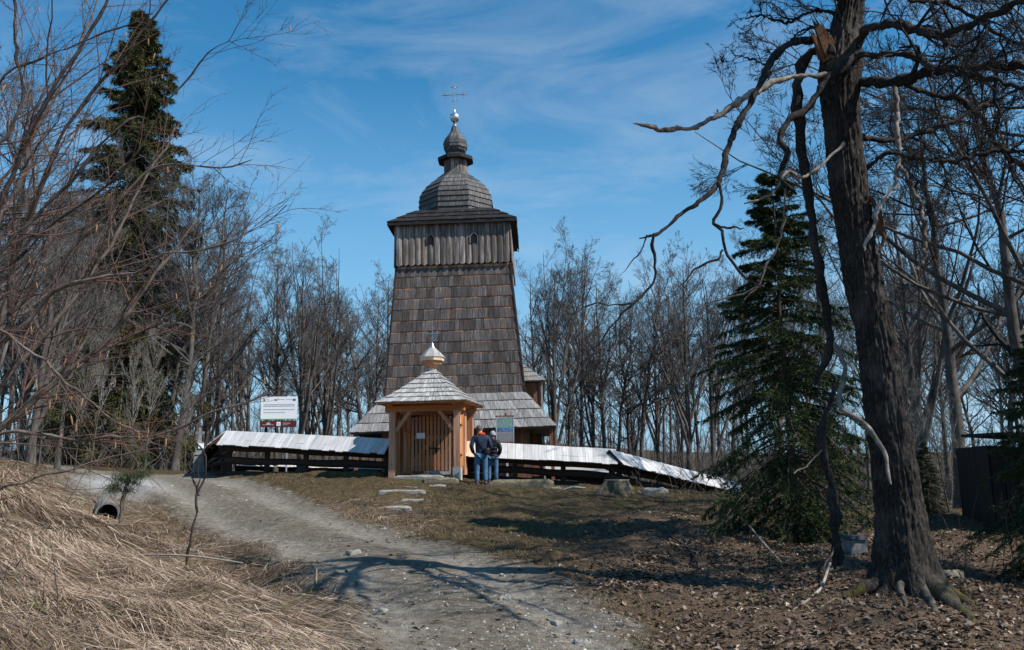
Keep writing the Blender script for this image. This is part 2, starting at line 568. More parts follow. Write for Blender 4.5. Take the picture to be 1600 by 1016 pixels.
M['needle'] = varmat('spruce_needles', [(0.0, (0.012, 0.022, 0.008)), (0.5, (0.030, 0.052, 0.015)), (0.85, (0.055, 0.080, 0.022)), (1.0, (0.12, 0.11, 0.028))], 0.6)
M['needle2'] = varmat('olive_spruce_needles', [(0.0, (0.020, 0.025, 0.009)), (0.5, (0.050, 0.058, 0.018)), (0.85, (0.088, 0.090, 0.025)), (1.0, (0.14, 0.10, 0.03))], 0.6)
M['pineneedle'] = varmat('pine_needles', [(0.0, (0.015, 0.03, 0.01)), (1.0, (0.06, 0.085, 0.028))], 0.6)
M['straw'] = varmat('dry_straw', [(0.0, (0.055, 0.036, 0.025)), (0.35, (0.20, 0.138, 0.095)), (0.75, (0.37, 0.27, 0.192)), (0.97, (0.57, 0.455, 0.35)), (1.0, (0.12, 0.16, 0.04))], 0.75)
M['grassb'] = varmat('short_spring_grass', [(0.0, (0.038, 0.026, 0.014)), (0.4, (0.085, 0.060, 0.032)), (0.72, (0.19, 0.138, 0.084)), (0.92, (0.085, 0.076, 0.024)), (1.0, (0.055, 0.080, 0.018))], 0.8)
M['leaf'] = varmat('fallen_leaves', [(0.0, (0.042, 0.028, 0.019)), (0.4, (0.105, 0.070, 0.047)), (0.75, (0.20, 0.145, 0.105)), (1.0, (0.42, 0.335, 0.27))], 0.7)
M['pebble'] = varmat('road_pebbles', [(0.0, (0.12, 0.105, 0.085)), (0.6, (0.26, 0.24, 0.21)), (1.0, (0.52, 0.50, 0.46))], 0.9)
M['pipe'] = plain('concrete_pipe', (0.17, 0.165, 0.155), 0.85, 0, 0.4, 8, 0.01)
M['shed'] = wood('old_shed_wood', (0.006, 0.005, 0.005), (0.018, 0.015, 0.013), (0.045, 0.040, 0.036), su=14, sv=0.7, vary=0.3)
M['stump'] = barkmat('old_stump_wood', (0.03, 0.024, 0.018), (0.10, 0.085, 0.068), (0.21, 0.185, 0.155), (12, 12, 3), moss=0.12)
M['stumptop'] = plain('sawn_stump_top', (0.30, 0.25, 0.17), 0.9, 0, 0.4, 20)
M['twigpale'] = plain('bleached_stick', (0.34, 0.30, 0.25), 0.9, 0, 0.3, 20)
M['opening_shade'] = plain('dark_opening', (0.006, 0.006, 0.006), 0.6)  # near-black colour stands in for the shade inside the belfry openings

# ------------------------------------------------------------------ terrain
CP = []


def cp(px, py, d):
    CP.append(P(px, py, d))


for a in [(780, 1016, 8.0), (720, 940, 10), (640, 890, 12.5), (560, 850, 15.5), (450, 810, 19.5), (330, 765, 25), (200, 748, 30), (110, 742, 34),
          (640, 762, 24.5), (700, 750, 26), (660, 746, 27), (690, 745, 28), (860, 765, 24.5), (1000, 768, 24.5), (700, 800, 21), (800, 822, 18.5), (900, 852, 15.5), (620, 802, 20.5),
          (560, 766, 24), (450, 741, 28), (1000, 880, 13), (1100, 830, 16), (1150, 776, 23), (1000, 802, 20.5), (850, 920, 11), (1000, 1000, 8.5),
          (1250, 1000, 8.5), (1180, 905, 12), (1400, 935, 10.3), (1330, 872, 13), (1330, 805, 19), (1550, 905, 12), (1550, 1010, 8.5), (1450, 860, 15), (1590, 862, 16),
          # the left: ditch, road shoulder, straw bank
          (300, 897, 14.0), (185, 818, 20), (400, 932, 11.0), (250, 862, 17.2), (400, 852, 16), (255, 788, 22), (525, 892, 12), (545, 960, 9.5), (460, 880, 13.4),
          (330, 907, 10.6), (200, 868, 11.5), (90, 792, 15), (0, 722, 15), (0, 852, 9.5), (0, 1016, 6), (250, 1016, 6.5), (450, 1000, 7.5), (200, 940, 8.4), (100, 900, 9.2), (400, 950, 9.2),
          (420, 742, 28.5), (340, 738, 31)]:
    cp(*a)
CP += [np.array(a, float) for a in [(-2.5, 33, 1.5), (-2.5, 41, 1.5), (-10, 36, 1.7), (-20, 40, 2.2), (-22, 26, 3.2), (-14, 20, 2.6), (4, 34, 0.9), (8.6, 33, 0.15), (14, 30, 0.0),
                                    (15, 20, 0.45), (24, 15, 0.1), (40, 40, -1), (-45, 55, 2.5), (0, 75, 1.5), (40, 75, -1), (-45, 75, 2.5), (-40, 0, 3.0), (0.3, 3.5, -0.02), (-5, 2, 0.5),
                                    (5, 2, -0.1), (40, 0, -0.4), (0, -30, -1.2), (-30, -30, 1), (30, -30, -1), (12, 8, 0.0), (3.3, 28.2, 1.02), (0.0, 28, 1.25), (-9.5, 29.8, 1.55), (-15, 43, 1.8)]]
for a in [(215, 846, 17.6), (300, 897, 14.0), (355, 914, 12.2), (415, 934, 10.9)]:
    p = P(*a)
    CP = [q for q in CP if np.hypot(q[0] - p[0], q[1] - p[1]) > .45]
    CP.append(p - np.array((0, 0, .30)))
CP = np.array(CP)


def tps_fit(c):
    n = len(c)
    r = np.linalg.norm(c[:, None, :2] - c[None, :, :2], axis=2)
    A = np.zeros((n + 3, n + 3))
    A[:n, :n] = r + np.eye(n) * -0.02
    A[:n, n] = 1
    A[:n, n + 1:] = c[:, :2]
    A[n:, :n] = A[:n, n:].T
    return np.linalg.solve(A, np.concatenate([c[:, 2], np.zeros(3)]))


TW = tps_fit(CP)


def tps(x, y):
    x = np.clip(x, -55, 55)
    y = np.clip(y, -35, 85)
    z = TW[-3] + TW[-2] * x + TW[-1] * y
    for (cx, cy, _), w in zip(CP, TW[:-3]):
        z = z + w * np.sqrt((x - cx) ** 2 + (y - cy) ** 2)
    return z


RC = np.array([(0.5, -12, 1.5), (0.3, 0, 1.5), (0.0, 5, 1.5)] + [tuple(P(a, b, d)[:2]) + (h,) for a, b, d, h in
              [(780, 1016, 8.0, 1.5), (722, 940, 10, 1.5), (648, 890, 12.5, 1.48), (550, 850, 15.5, 1.45), (435, 810, 19.5, 1.55), (320, 768, 25, 1.7), (205, 750, 30, 2.2), (100, 744, 35, 2.6)]] + [(-30, 42, 3.0), (-48, 47, 3.0)])
RC = spline(np.c_[RC[:, :2], np.zeros(len(RC)), RC[:, 2]], 260)


def road_f(x, y):
    """soft road mask"""
    sh = x.shape
    x, y = x.ravel(), y.ravel()
    out = np.full(x.shape, -9.0)
    near = np.where((np.abs(x) < 60) & (y > -20) & (y < 60))[0]
    for i in range(0, len(near), 20000):
        j = near[i:i + 20000]
        d2 = (x[j, None] - RC[None, :, 0]) ** 2 + (y[j, None] - RC[None, :, 1]) ** 2
        k = d2.argmin(1)
        out[j] = RC[k, 3] - np.sqrt(d2[np.arange(len(j)), k])
    out = out + 0.28 * vn2(x, y, 0.9, 3) + 0.16 * vn2(x, y, 3.1, 4)
    return np.clip(out / 0.7 + 0.5, 0, 1).reshape(sh)


def track_f(x, y):
    sh = x.shape
    x, y = x.ravel(), y.ravel()
    out = np.zeros(x.shape)
    near = np.where((np.abs(x) < 40) & (y > -5) & (y < 45))[0]
    for i in range(0, len(near), 20000):
        j = near[i:i + 20000]
        d2 = (x[j, None] - RC[None, :, 0]) ** 2 + (y[j, None] - RC[None, :, 1]) ** 2
        k = d2.argmin(1)
        q_ = np.sqrt(d2[np.arange(len(j)), k]) / RC[k, 3]
        out[j] = np.exp(-((q_ - .55) / .20) ** 2)
    return np.clip(out * (1 + .5 * vn2(x, y, 1.1, 21)) + .2 * vn2(x, y, .6, 22), 0, 1).reshape(sh)


def axis(a, b, st, lo, hi):
    c = list(np.arange(a, b, st))
    s = st
    up, dn = [c[-1]], [c[0]]
    while up[-1] < hi:
        s *= 1.13
        up.append(up[-1] + s)
    s = st
    while dn[-1] > lo:
        s *= 1.13
        dn.append(dn[-1] - s)
    return np.array(dn[:0:-1] + c + up[1:])


GX = axis(-9.5, 9.5, 0.075, -700, 700)
GY = np.concatenate([axis(4.5, 16, 0.075, -300, 16.1)[:-1], np.arange(16.0, 31, 0.15), axis(31, 34, 0.2, 31, 1500)])
GY = np.unique(np.round(GY, 4))
gx, gy = np.meshgrid(GX, GY)
road = road_f(gx, gy)
track = track_f(gx, gy)
zz = tps(gx, gy)
rough = (1 - road)
left = np.clip((-gx - 0.6 - 0.0 * gy) / 1.2, 0, 1) * np.clip((21 - gy) / 4, 0, 1) * (1 - road)
bn = 0.10 * vn2(gx, gy, 0.75, 1) + 0.065 * vn2(gx, gy, 1.9, 2) + 0.03 * vn2(gx, gy, 5.0, 5)
zz = zz + bn * (0.18 + 0.85 * rough) + left * (0.06 * vn2(gx, gy, 1.3, 8))
# wheel ruts
zz = zz - 0.05 * track * road + 0.014 * road * vn2(gx, gy, 7.0, 35)
far = np.clip((np.hypot(gx, gy - 30) - 45) / 60, 0, 1)
zz = zz + far * 0.5 * vn2(gx, gy, 0.05, 6)
zz = zz + np.clip((gy - 95) / 170, 0, 1) ** 1.3 * 9.0 * (1 + .35 * vn2(gx, gy, .012, 31))
GZ = zz


def ground(x, y):
    x, y = np.asarray(x, float), np.asarray(y, float)
    i = np.clip(np.searchsorted(GX, x, 'right') - 1, 0, len(GX) - 2)
    j = np.clip(np.searchsorted(GY, y, 'right') - 1, 0, len(GY) - 2)
    fx = np.clip((x - GX[i]) / (GX[i + 1] - GX[i]), 0, 1)
    fy = np.clip((y - GY[j]) / (GY[j + 1] - GY[j]), 0, 1)
    return (GZ[j, i] * (1 - fx) * (1 - fy) + GZ[j, i + 1] * fx * (1 - fy) + GZ[j + 1, i] * (1 - fx) * fy + GZ[j + 1, i + 1] * fx * fy)


def gz(x, y):
    return float(ground(np.array([x]), np.array([y]))[0])


def gp(px, py, d):
    """point on the ground under the spot"""
    p = P(px, py, d)
    return np.array((p[0], p[1], gz(p[0], p[1])))


# cover of the ground: straw, leaves, short grass
straw_a = np.clip((-gx - 0.2 - 0.08 * gy) / 0.9 + 0.5 * vn2(gx, gy, 0.9, 12), 0, 1) * np.clip((24 - gy) / 5, 0, 1) * (1 - road)
leaf_a = np.clip((gx + 0.4 + 1.1 * vn2(gx, gy, 0.5, 13)) / 2.2, 0, 1) * np.clip((22.0 - gy + 2.0 * vn2(gx, gy, 0.4, 14)) / 6, 0, 1) * (1 - road)
gvc = P(178, 768, 24.5)
gravel_a = np.exp(-(((gx - gvc[0] - .35 * (24.5 - gy)) / 1.15) ** 2 + ((gy - gvc[1]) / 2.8) ** 2) ** 1.5) * np.clip(1 + .5 * vn2(gx, gy, 2.0, 33), 0, 1)
straw_a = straw_a * (1 - np.clip(gravel_a * 1.6, 0, 1))


def ground_material():
    m, nt, b = mat_new('ground_soil_and_track')
    o = nd(nt, 'ShaderNodeTexCoord').outputs['Object']
    A = lambda n: nd(nt, 'ShaderNodeAttribute', attribute_name=n).outputs['Fac']
    n1 = noise(nt, o, 1.3, 6, 0.65)
    n2 = noise(nt, o, 9.0, 6, 0.7)
    n3 = noise(nt, o, 60.0, 4, 0.7)
    vo = nd(nt, 'ShaderNodeTexVoronoi', {'Vector': o, 'Scale': 38.0})
    base = ramp(nt, n2, [(0.3, (0.034, 0.023, 0.014)), (0.5, (0.082, 0.058, 0.032)), (0.72, (0.155, 0.115, 0.068))])
    green = ramp(nt, n3, [(0.3, (0.05, 0.058, 0.018)), (0.7, (0.115, 0.12, 0.045))])
    gf = nd(nt, 'ShaderNodeMapRange', {'Value': n1, 'From Min': 0.50, 'From Max': 0.66, 'To Max': 0.5}).outputs[0]
    base = mixc(nt, gf, base, green)
    moss = nd(nt, 'ShaderNodeMapRange', {'Value': noise(nt, o, 0.8, 7, 0.7), 'From Min': 0.56, 'From Max': 0.66, 'To Max': 0.6}).outputs[0]
    base = mixc(nt, moss, base, (0.085, 0.068, 0.022))
    strw = ramp(nt, n2, [(0.3, (0.10, 0.07, 0.045)), (0.6, (0.24, 0.175, 0.115)), (0.8, (0.34, 0.26, 0.18))])
    base = mixc(nt, A('straw'), base, strw)
    lit = ramp(nt, noise(nt, o, 22, 5, 0.75), [(0.3, (0.05, 0.032, 0.022)), (0.5, (0.12, 0.08, 0.055)), (0.68, (0.24, 0.175, 0.13))])
    base = mixc(nt, mth(nt, 'MULTIPLY', A('leaf'), 0.9), base, lit)
    rd = ramp(nt, n2, [(0.32, (0.075, 0.060, 0.046)), (0.5, (0.165, 0.140, 0.110)), (0.68, (0.32, 0.29, 0.245))])
    rd = mixc(nt, nd(nt, 'ShaderNodeMapRange', {'Value': vo.outputs['Distance'], 'From Min': 0.25, 'From Max': 0.1, 'To Max': 0.35}).outputs[0], rd, (0.47, 0.43, 0.365))
    rd = mixc(nt, nd(nt, 'ShaderNodeMapRange', {'Value': n1, 'From Min': 0.45, 'From Max': 0.62, 'To Max': 0.7}).outputs[0], rd, (0.145, 0.118, 0.088))
    rd = mixc(nt, nd(nt, 'ShaderNodeMapRange', {'Value': noise(nt, o, 2.4, 5, 0.7), 'From Min': 0.55, 'From Max': 0.68, 'To Max': 0.55}).outputs[0], rd, (0.10, 0.10, 0.045))
    rd = mixc(nt, mth(nt, 'MULTIPLY', A('track'), nd(nt, 'ShaderNodeMapRange', {'Value': n2, 'From Min': 0.35, 'From Max': 0.65, 'To Min': 0.25, 'To Max': 0.85}).outputs[0]), rd, (0.33, 0.298, 0.25))
    rd = mixc(nt, mth(nt, 'MULTIPLY', A('gravel'), 0.85), rd, ramp(nt, n3, [(0.3, (0.36, 0.36, 0.35)), (0.7, (0.58, 0.58, 0.57))]))
    rf = mth(nt, 'ADD', A('road'), mth(nt, 'MULTIPLY', mth(nt, 'SUBTRACT', n2, 0.5), 0.9))
    rf = nd(nt, 'ShaderNodeMapRange', {'Value': rf, 'From Min': 0.3, 'From Max': 0.7}).outputs[0]
    c = mixc(nt, rf, base, rd)
    c = mixc(nt, mth(nt, 'MULTIPLY', A('gravel'), 0.9), c, ramp(nt, n3, [(0.3, (0.30, 0.30, 0.295)), (0.7, (0.52, 0.515, 0.505))]))
    nt.links.new(c, b.inputs['Base Color'])
    b.inputs['Roughness'].default_value = 0.95
    b.inputs['Specular IOR Level'].default_value = 0.1
    vb = nd(nt, 'ShaderNodeTexVoronoi', {'Vector': o, 'Scale': 55.0}).outputs['Distance']
    h = mth(nt, 'ADD', mth(nt, 'ADD', n2, mth(nt, 'MULTIPLY', n3, 0.5)), mth(nt, 'MULTIPLY', vb, -0.35))
    bump(nt, b, h, 0.045, 0.9)
    return m


M['ground'] = ground_material()
NX, NY = len(GX), len(GY)
vid = np.arange(NX * NY).reshape(NY, NX)
quads = np.stack([vid[:-1, :-1], vid[:-1, 1:], vid[1:, 1:], vid[1:, :-1]], -1).reshape(-1, 4)
rq = (road[:-1, :-1] + road[:-1, 1:] + road[1:, 1:] + road[1:, :-1]).reshape(-1) / 4
V = np.stack([gx, gy, GZ], -1).reshape(-1, 3)
ATT = dict(track=track.ravel(), road=road.ravel(), straw=straw_a.ravel(), leaf=leaf_a.ravel(), gravel=gravel_a.ravel())


def terrain_piece(name, sel):
    q = quads[sel]
    used = np.unique(q)
    rm = np.zeros(len(V), np.int64)
    rm[used] = np.arange(len(used))
    o = MB().add(V[used], q=rm[q]).build(name, M['ground'], smooth=True, attrs={k: a[used] for k, a in ATT.items()}, uv=False)
    o['kind'] = 'structure'
    return o


terrain_piece('ground', rq < 0.5)
terrain_piece('gravel_track', rq >= 0.5)


# ------------------------------------------------------------------ shingle work
def patch_pt(q, u, v):
    """q: bottom-left, bottom-right, top-right, top-left"""
    a, b, c, d = [np.asarray(x, float) for x in q]
    return (a * (1 - u) + b * u) * (1 - v) + (d * (1 - u) + c * u) * v


def shingles(parent, name, q, rows, width, mat, thick=0.03, lap=0.16, out=None, joined=None, jitter=0.012, vs=None):
    """courses of shingles on a quad; each one its own object, or all in the MB joined"""
    a, b, c, d = [np.asarray(x, float) for x in q]
    n = nrm(np.cross(b - a, d - a))
    if out is not None and n @ np.asarray(out, float) < 0:
        n = -n
    vs = np.linspace(0, 1, rows + 1) if vs is None else np.asarray(vs)
    H = np.linalg.norm((d + c) / 2 - (a + b) / 2)
    for r in range(len(vs) - 1):
        v0, v1 = vs[r], vs[r + 1]
        vt = min(v1 + lap * (v1 - v0), 1.0 if r == len(vs) - 2 else 9)
        wlen = np.linalg.norm(patch_pt(q, 1, v0) - patch_pt(q, 0, v0))
        k = max(2, int(round(wlen / width)))
        us = np.linspace(0, 1, k + 1)
        us[1:-1] += np.array([random.uniform(-0.22, 0.22) / k for _ in range(k - 1)])
        for i in range(k):
            gap = 0.006 / max(wlen, 0.1)
            u0, u1 = us[i] + (gap if i else 0), us[i + 1] - (gap if i < k - 1 else 0)
            vb = v0 + random.uniform(-jitter, jitter * 0.5) / H
            th = thick * random.uniform(0.85, 1.3)
            P0, P1, P2, P3 = patch_pt(q, u0, vb), patch_pt(q, u1, vb), patch_pt(q, u1, vt), patch_pt(q, u0, vt)
            tb = th + 0.004
            VV = [P0, P1, P2, P3, P0 + n * tb, P1 + n * (tb + random.uniform(-.004, .006)), P2 + n * 0.006, P3 + n * 0.006]
            gr = (P3 + P2) - (P0 + P1)
            if joined is not None:
                add_hex(joined, VV, b - a, gr)
            else:
                hexo(name, parent, VV, mat, b - a, gr)


def lathe(prof, k, mb, c=(0, 0, 0), rot=0.0, sy=1.0):
    """prof list of (r,z)"""
    n = len(prof)
    a = np.arange(k) / k * 2 * math.pi + rot
    v = np.array([[(c[0] + r * math.cos(t), c[1] + r * sy * math.sin(t), c[2] + z) for t in a] for r, z in prof]).reshape(-1, 3)
    idx = np.arange(n * k).reshape(n, k)
    q = np.stack([idx[:-1], np.roll(idx[:-1], -1, 1), np.roll(idx[1:], -1, 1), idx[1:]], -1).reshape(-1, 4)
    uv = np.zeros((n, k, 2))
    uv[..., 0] = (np.arange(k) / k * 2)[None]
    uv[..., 1] = np.array([z for _, z in prof])[:, None]
    mb.add(v, q=q, uv=uv.reshape(-1, 2))
    return mb


def octa_courses(parent, name, prof, mat, c=(0, 0, 0), thick=0.03, k=8, flare=0.04):
    """roof of k flat sides; each side of each course is a piece. prof (apothem, z) bottom to top"""
    for (r0, z0), (r1, z1) in zip(prof[:-1], prof[1:]):
        for i in range(k):
            a = i / k * 2 * math.pi - math.pi / 2
            t0, t1 = r0 * math.tan(math.pi / k), r1 * math.tan(math.pi / k)
            ax = np.array((math.cos(a), math.sin(a), 0))
            tx = np.array((-math.sin(a), math.cos(a), 0))
            zb = np.array((0, 0, 1.0))
            c0 = np.asarray(c, float)
            th = thick * random.uniform(0.85, 1.2)
            A = c0 + ax * r0 + zb * z0
            Bp = c0 + ax * r1 + zb * (z1 + 0.01)
            r0o = r0 + th
            to = r0o * math.tan(math.pi / k)
            Ao = c0 + ax * r0o + zb * (z0 - 0.01)
            Bo = c0 + ax * (r1 + 0.008) + zb * (z1 + 0.012)
            VV = [A - tx * t0, A + tx * t0, Bp + tx * t1, Bp - tx * t1, Ao - tx * to, Ao + tx * to, Bo + tx * (t1 + .003), Bo - tx * (t1 + .003)]
            hexo(name, parent, VV, mat, tx, Bp - A)


# ------------------------------------------------------------------ the church
CC = P(708, 640, 41)
church = thing('wooden_church', 'tall dark shingled wooden church with tapering tower and onion dome', 'church', (CC[0] + 0.42, 41, 1.5), math.radians(-1.5))
church.rotation_euler[1] = math.radians(-1.0)     # the old tower leans a little
ZT = lambda py, d=41.0: P(709, py, d)[2] - 1.5     # height above the churchyard
yF_top, yF_bot = -2.95, -3.35
# core of the tower
zb, zt = 3.35, 9.35
hb, ht = 3.03, 2.54
core = MB()
lathe([(hb * 1.414, zb - 1.2), (hb * 1.414, zb), (ht * 1.414, zt)], 4, core, rot=math.pi / 4)
tower = core.build('tower_wall', M['tower'], church)
qf = [(-hb, -hb, zb), (hb, -hb, zb), (ht, -ht, zt), (-ht, -ht, zt)]
shingles(tower, 'shingle', qf, 12, 0.235, M['tower'], 0.034, out=(0, -1, 0))
side = MB()
for s in (-1, 1):
    qs = [(s * hb, -hb, zb), (s * hb, hb, zb), (s * ht, ht, zt), (s * ht, -ht, zt)]
    shingles(None, '', qs, 12, 0.235, None, 0.035, out=(s, 0, 0), joined=side)
so = side.build('side_shingles', M['tower'], tower)
so['kind'] = 'stuff'
for s in (-1, 1):
    beam('corner_board', tower, (s * (hb + .02), -hb - .03, zb), (s * (ht + .02), -ht - .03, zt), 0.07, 0.06, M['darkwood'], up=(0, 1, 0))
# belfry
bz0, bz1, bh = 9.34, 11.22, 2.55
bel = MB()
lathe([(bh * 1.414, bz0 + 0.15), (bh * 1.414, bz1)], 4, bel, rot=math.pi / 4)
belfry = bel.build('belfry_wall', M['darkwood'], church)


def pointed_board(parent, p, w, zb_, zt_, th, ax, out, mat, name='board'):
    ax, out = np.asarray(ax, float), np.asarray(out, float)
    p = np.asarray(p, float)
    z = np.array((0, 0, 1.0))
    prof = [(-w / 2, 0.06), (-w / 4, 0.012), (0, -0.02), (w / 4, 0.012), (w / 2, 0.06)]
    bot = [p + ax * x + z * (zb_ + dz) for x, dz in prof]
    bot = [b + out * (th * (0.55 + 0.45 * math.cos(x / w * 2.6))) for b, (x, _) in zip(bot, prof)]
    back = [p + ax * x + z * (zb_ + dz) for x, dz in prof]
    tilt = out * -0.05
    top = [b * np.array((1, 1, 0)) + z * zt_ + tilt for b in bot]
    tb = [b * np.array((1, 1, 0)) + z * zt_ + tilt for b in back]
    V = np.array(bot + top + back + tb)
    q = []
    for i in range(4):
        q += [(i, i + 1, 6 + i, 5 + i), (10 + i, 15 + i, 16 + i, 11 + i), (i, 10 + i, 11 + i, i + 1)]
    q += [(0, 5, 15, 10), (4, 14, 19, 9)]
    uv = np.stack([V @ ax, V[:, 2]], -1)
    return MB().add(V, q=q, uv=uv).build(name, mat, parent)


nb = 18
for i in range(nb):
    x = -bh + (i + 0.5) * 2 * bh / nb
    pointed_board(belfry, (x, -bh - 0.06, 0), 2 * bh / nb * 0.97, bz0 + random.uniform(-.012, .012), bz1, 0.11, (1, 0, 0), (0, -1, 0), M['belfry'])
for s in (-1, 1):
    for i in range(nb):
        pointed_board(belfry, (s * (bh + 0.06), -bh + (i + .5) * 2 * bh / nb, 0), 2 * bh / nb * 0.97, bz0, bz1, 0.075, (0, 1, 0), (s, 0, 0), M['belfry'], 'side_board')
for x in (-.98, .97):
    mb = MB()
    w, z0, z1 = 0.15, 10.28, 10.70
    pr = [(-w, z0), (w, z0), (w, z1 - .1), (w * .45, z1), (0, z1 + .06), (-w * .45, z1), (-w, z1 - .1)]
    y = -bh - 0.15
    V1 = [(x + a, y, b) for a, b in pr] + [(x + a, y + .14, b) for a, b in pr]
    mb.add(V1, q=[(i, (i + 1) % 7, 7 + (i + 1) % 7, 7 + i) for i in range(7)] + [(0, 1, 2, 6)], t=[(6, 2, 3), (6, 3, 5), (5, 3, 4)])
    wnd = mb.build('sound_window', M['opening_shade'], belfry)
    fr = MB()
    for i in range(1, 7):
        a, b = pr[i], pr[(i + 1) % 7]
        add_beam(fr, (x + a[0] * 1.1, y - .012, a[1]), (x + b[0] * 1.1, y - .012, b[1]), 0.035, 0.03, up=(0, 1, 0))
    fr.build('window_frame', M['belfry'], wnd)
# eaves roof over the belfry
ez, eh = 11.24, 2.83
er = MB()
lathe([(0.4, ez + .02), (eh * 1.414, ez - 0.02), (eh * 1.414, ez + 0.10), (1.75 * 1.414, ez + 0.92), (1.2, ez + 1.3)], 4, er, rot=math.pi / 4)
eaves = er.build('eaves_roof', M['blackroof'], church)
for (s, ax) in (((0, -1), 0), ((1, 0), 1), ((-1, 0), 1)):
    sx, sy = s
    def pt(h, z, t):
        return (sx * h + (t * h if sx == 0 else 0), sy * h + (t * h if sy == 0 else 0), z)
    qd = [pt(eh + .06, ez + .09, -1), pt(eh + .06, ez + .09, 1), pt(1.75, ez + .93, 1), pt(1.75, ez + .93, -1)]
    shingles(eaves, 'roof_shingle' if sx == 0 else 'side_roof_shingle', qd, 3, 0.26, M['blackroof'], 0.04, out=(sx, sy, 2))
    for t0 in (-1,):
        beam('fascia_board', eaves, pt(eh + .05, ez + .02, -1), pt(eh + .05, ez + .02, 1), 0.03, 0.17, M['blackroof'])
# cupola
czz = np.linspace(12.1, 14.44, 10)
cz = [(float(np.interp(z, [12.1, 12.7, 13.15, 13.5, 13.8, 14.1, 14.3, 14.44], [1.68, 1.71, 1.66, 1.50, 1.25, .92, .70, .56])), float(z)) for z in czz]
cm = MB()
lathe([(r * 1.082 - .01, z) for r, z in cz], 8, cm, rot=math.pi / 8)
cup = cm.build('cupola', M['dome'], church)
octa_courses(cup, 'shingle_course', cz, M['dome'], thick=0.055)
dr = MB()
zd0, zd1 = ZT(275) - .05, ZT(252.5)
lathe([(0.55, zd0), (0.55, zd1)], 8, dr, rot=math.pi / 8)
drum = dr.build('lantern_drum', M['belfry'], church)
for i in range(8):
    a = i / 8 * 2 * math.pi - math.pi / 2
    for j in (-.5, .5):
        c = np.array((math.cos(a), math.sin(a), 0)) * 0.53 + np.array((-math.sin(a), math.cos(a), 0)) * j * 0.22
        V_, s_, x_ = beam_v((c[0], c[1], zd0), (c[0], c[1], zd1), 0.05, 0.205, up=(-math.sin(a), math.cos(a), 0))
        hexo('drum_board', drum, V_, M['belfry'], (-math.sin(a), math.cos(a), 0), (0, 0, 1))
br = MB()
zr = ZT(249.5)
lathe([(0.3, zr - .1), (0.90, zr - .14), (0.90, zr + .02), (0.42, zr + .26), (0.3, zr + .40)], 8, br, rot=math.pi / 8)
br.build('lantern_roof', M['blackroof'], church)
on = [(0.36, zr + .30), (0.36, ZT(240.5)), (0.45, ZT(238)), (0.535, ZT(233)), (0.55, ZT(228)), (0.52, ZT(222.5)), (0.43, ZT(217)), (0.31, ZT(211.5)), (0.19, ZT(206)), (0.12, ZT(198))]
om = MB()
lathe([(r * 1.082 - .01, z) for r, z in on], 8, om, rot=math.pi / 8)
onion = om.build('onion_dome', M['dome'], church)
octa_courses(onion, 'onion_course', on, M['dome'], thick=0.022)
sp = MB()
zq = ZT(184)
ball = [(0.25 * math.cos(t), zq + 0.25 * math.sin(t)) for t in np.linspace(-1.3, 1.3, 11)]
lathe([(0.10, ZT(199)), (0.075, ZT(191))] + ball + [(0.05, zq + .26), (0.03, ZT(166))], 16, sp)
sp.build('finial_ball', M['silver'], church, smooth=True)


def ornate_cross(parent, c, h, w, mat, t=0.05, slant=False):
    """cross with rings, rays and trefoil ends; c = foot"""
    c = np.asarray(c, float)
    X, Z = np.array((1.0, 0, 0)), np.array((0, 0, 1.0))
    up = MB()
    add_beam(up, c, c + Z * h, t, t, up=(0, 1, 0))
    cr = up.build('cross', mat, parent)
    mb = MB()
    mid = c + Z * h * 0.6
    add_beam(mb, mid - X * w, mid + X * w, t * .9, t * .9)
    rays = []
    for ctr, r in ((mid, 0.22 * w), (mid - X * w * .86, 0.30 * w), (mid + X * w * .86, 0.30 * w), (c + Z * h * .88, 0.30 * w), (c + Z * h * .36, 0.2 * w)):
        an = np.linspace(0, 2 * math.pi, 13)
        pth = np.array([ctr + X * math.cos(q) * r * .55 + Z * math.sin(q) * r * .55 for q in an])
        tubes(pth[None], np.full((1, 13), t * .32), 5, mb)
        for q in np.arange(4) * math.pi / 2 + (math.pi / 4 if ctr is mid else 0):
            add_beam(mb, ctr + (X * math.cos(q) + Z * math.sin(q)) * r * .4, ctr + (X * math.cos(q) + Z * math.sin(q)) * r * 1.3, t * .6, t * .6, up=(0, 1, 0))
    if slant:
        l = c + Z * h * .30
        add_beam(mb, l - X * w * .45 + Z * .06, l + X * w * .45 - Z * .06, t * .8, t * .8)
    mb.build('cross_ornament', mat, cr)


ornate_cross(church, (0, 0, ZT(172)), ZT(131) - ZT(172), 0.52, M['silver'], 0.075)

# skirt roof and porch walls round the foot of the tower
sz0, sz1 = 1.93, 3.52
sh0, sh1 = 4.28, 3.03
sk = MB()
lathe([(2.9, sz0 + .10), (sh0 * 1.414, sz0 - .06), (sh0 * 1.414, sz0), (sh1 * 1.414, sz1)], 4, sk, rot=math.pi / 4)
skirt = sk.build('skirt_roof', M['darkroof'], church)
shingles(skirt, 'roof_shingle', [(-sh0 - .04, -sh0 - .04, sz0), (sh0 + .04, -sh0 - .04, sz0), (sh1, -sh1, sz1), (-sh1, -sh1, sz1)], 4, 0.24, M['skirt'], 0.04, out=(0, -1, 1), vs=[0, .24, .5, .76, 1.0])
ss = MB()
for s in (-1, 1):
    shingles(None, '', [(s * sh0, -sh0, sz0), (s * sh0, sh0, sz0), (s * sh1, sh1, sz1), (s * sh1, -sh1, sz1)], 4, 0.24, None, 0.04, out=(s, 0, 1), joined=ss)
o = ss.build('side_shingles', M['skirt'], skirt)
o['kind'] = 'stuff'
pw = MB()
lathe([(3.15 * 1.414, -0.6), (3.15 * 1.414, sz0 + .25)], 4, pw, rot=math.pi / 4)
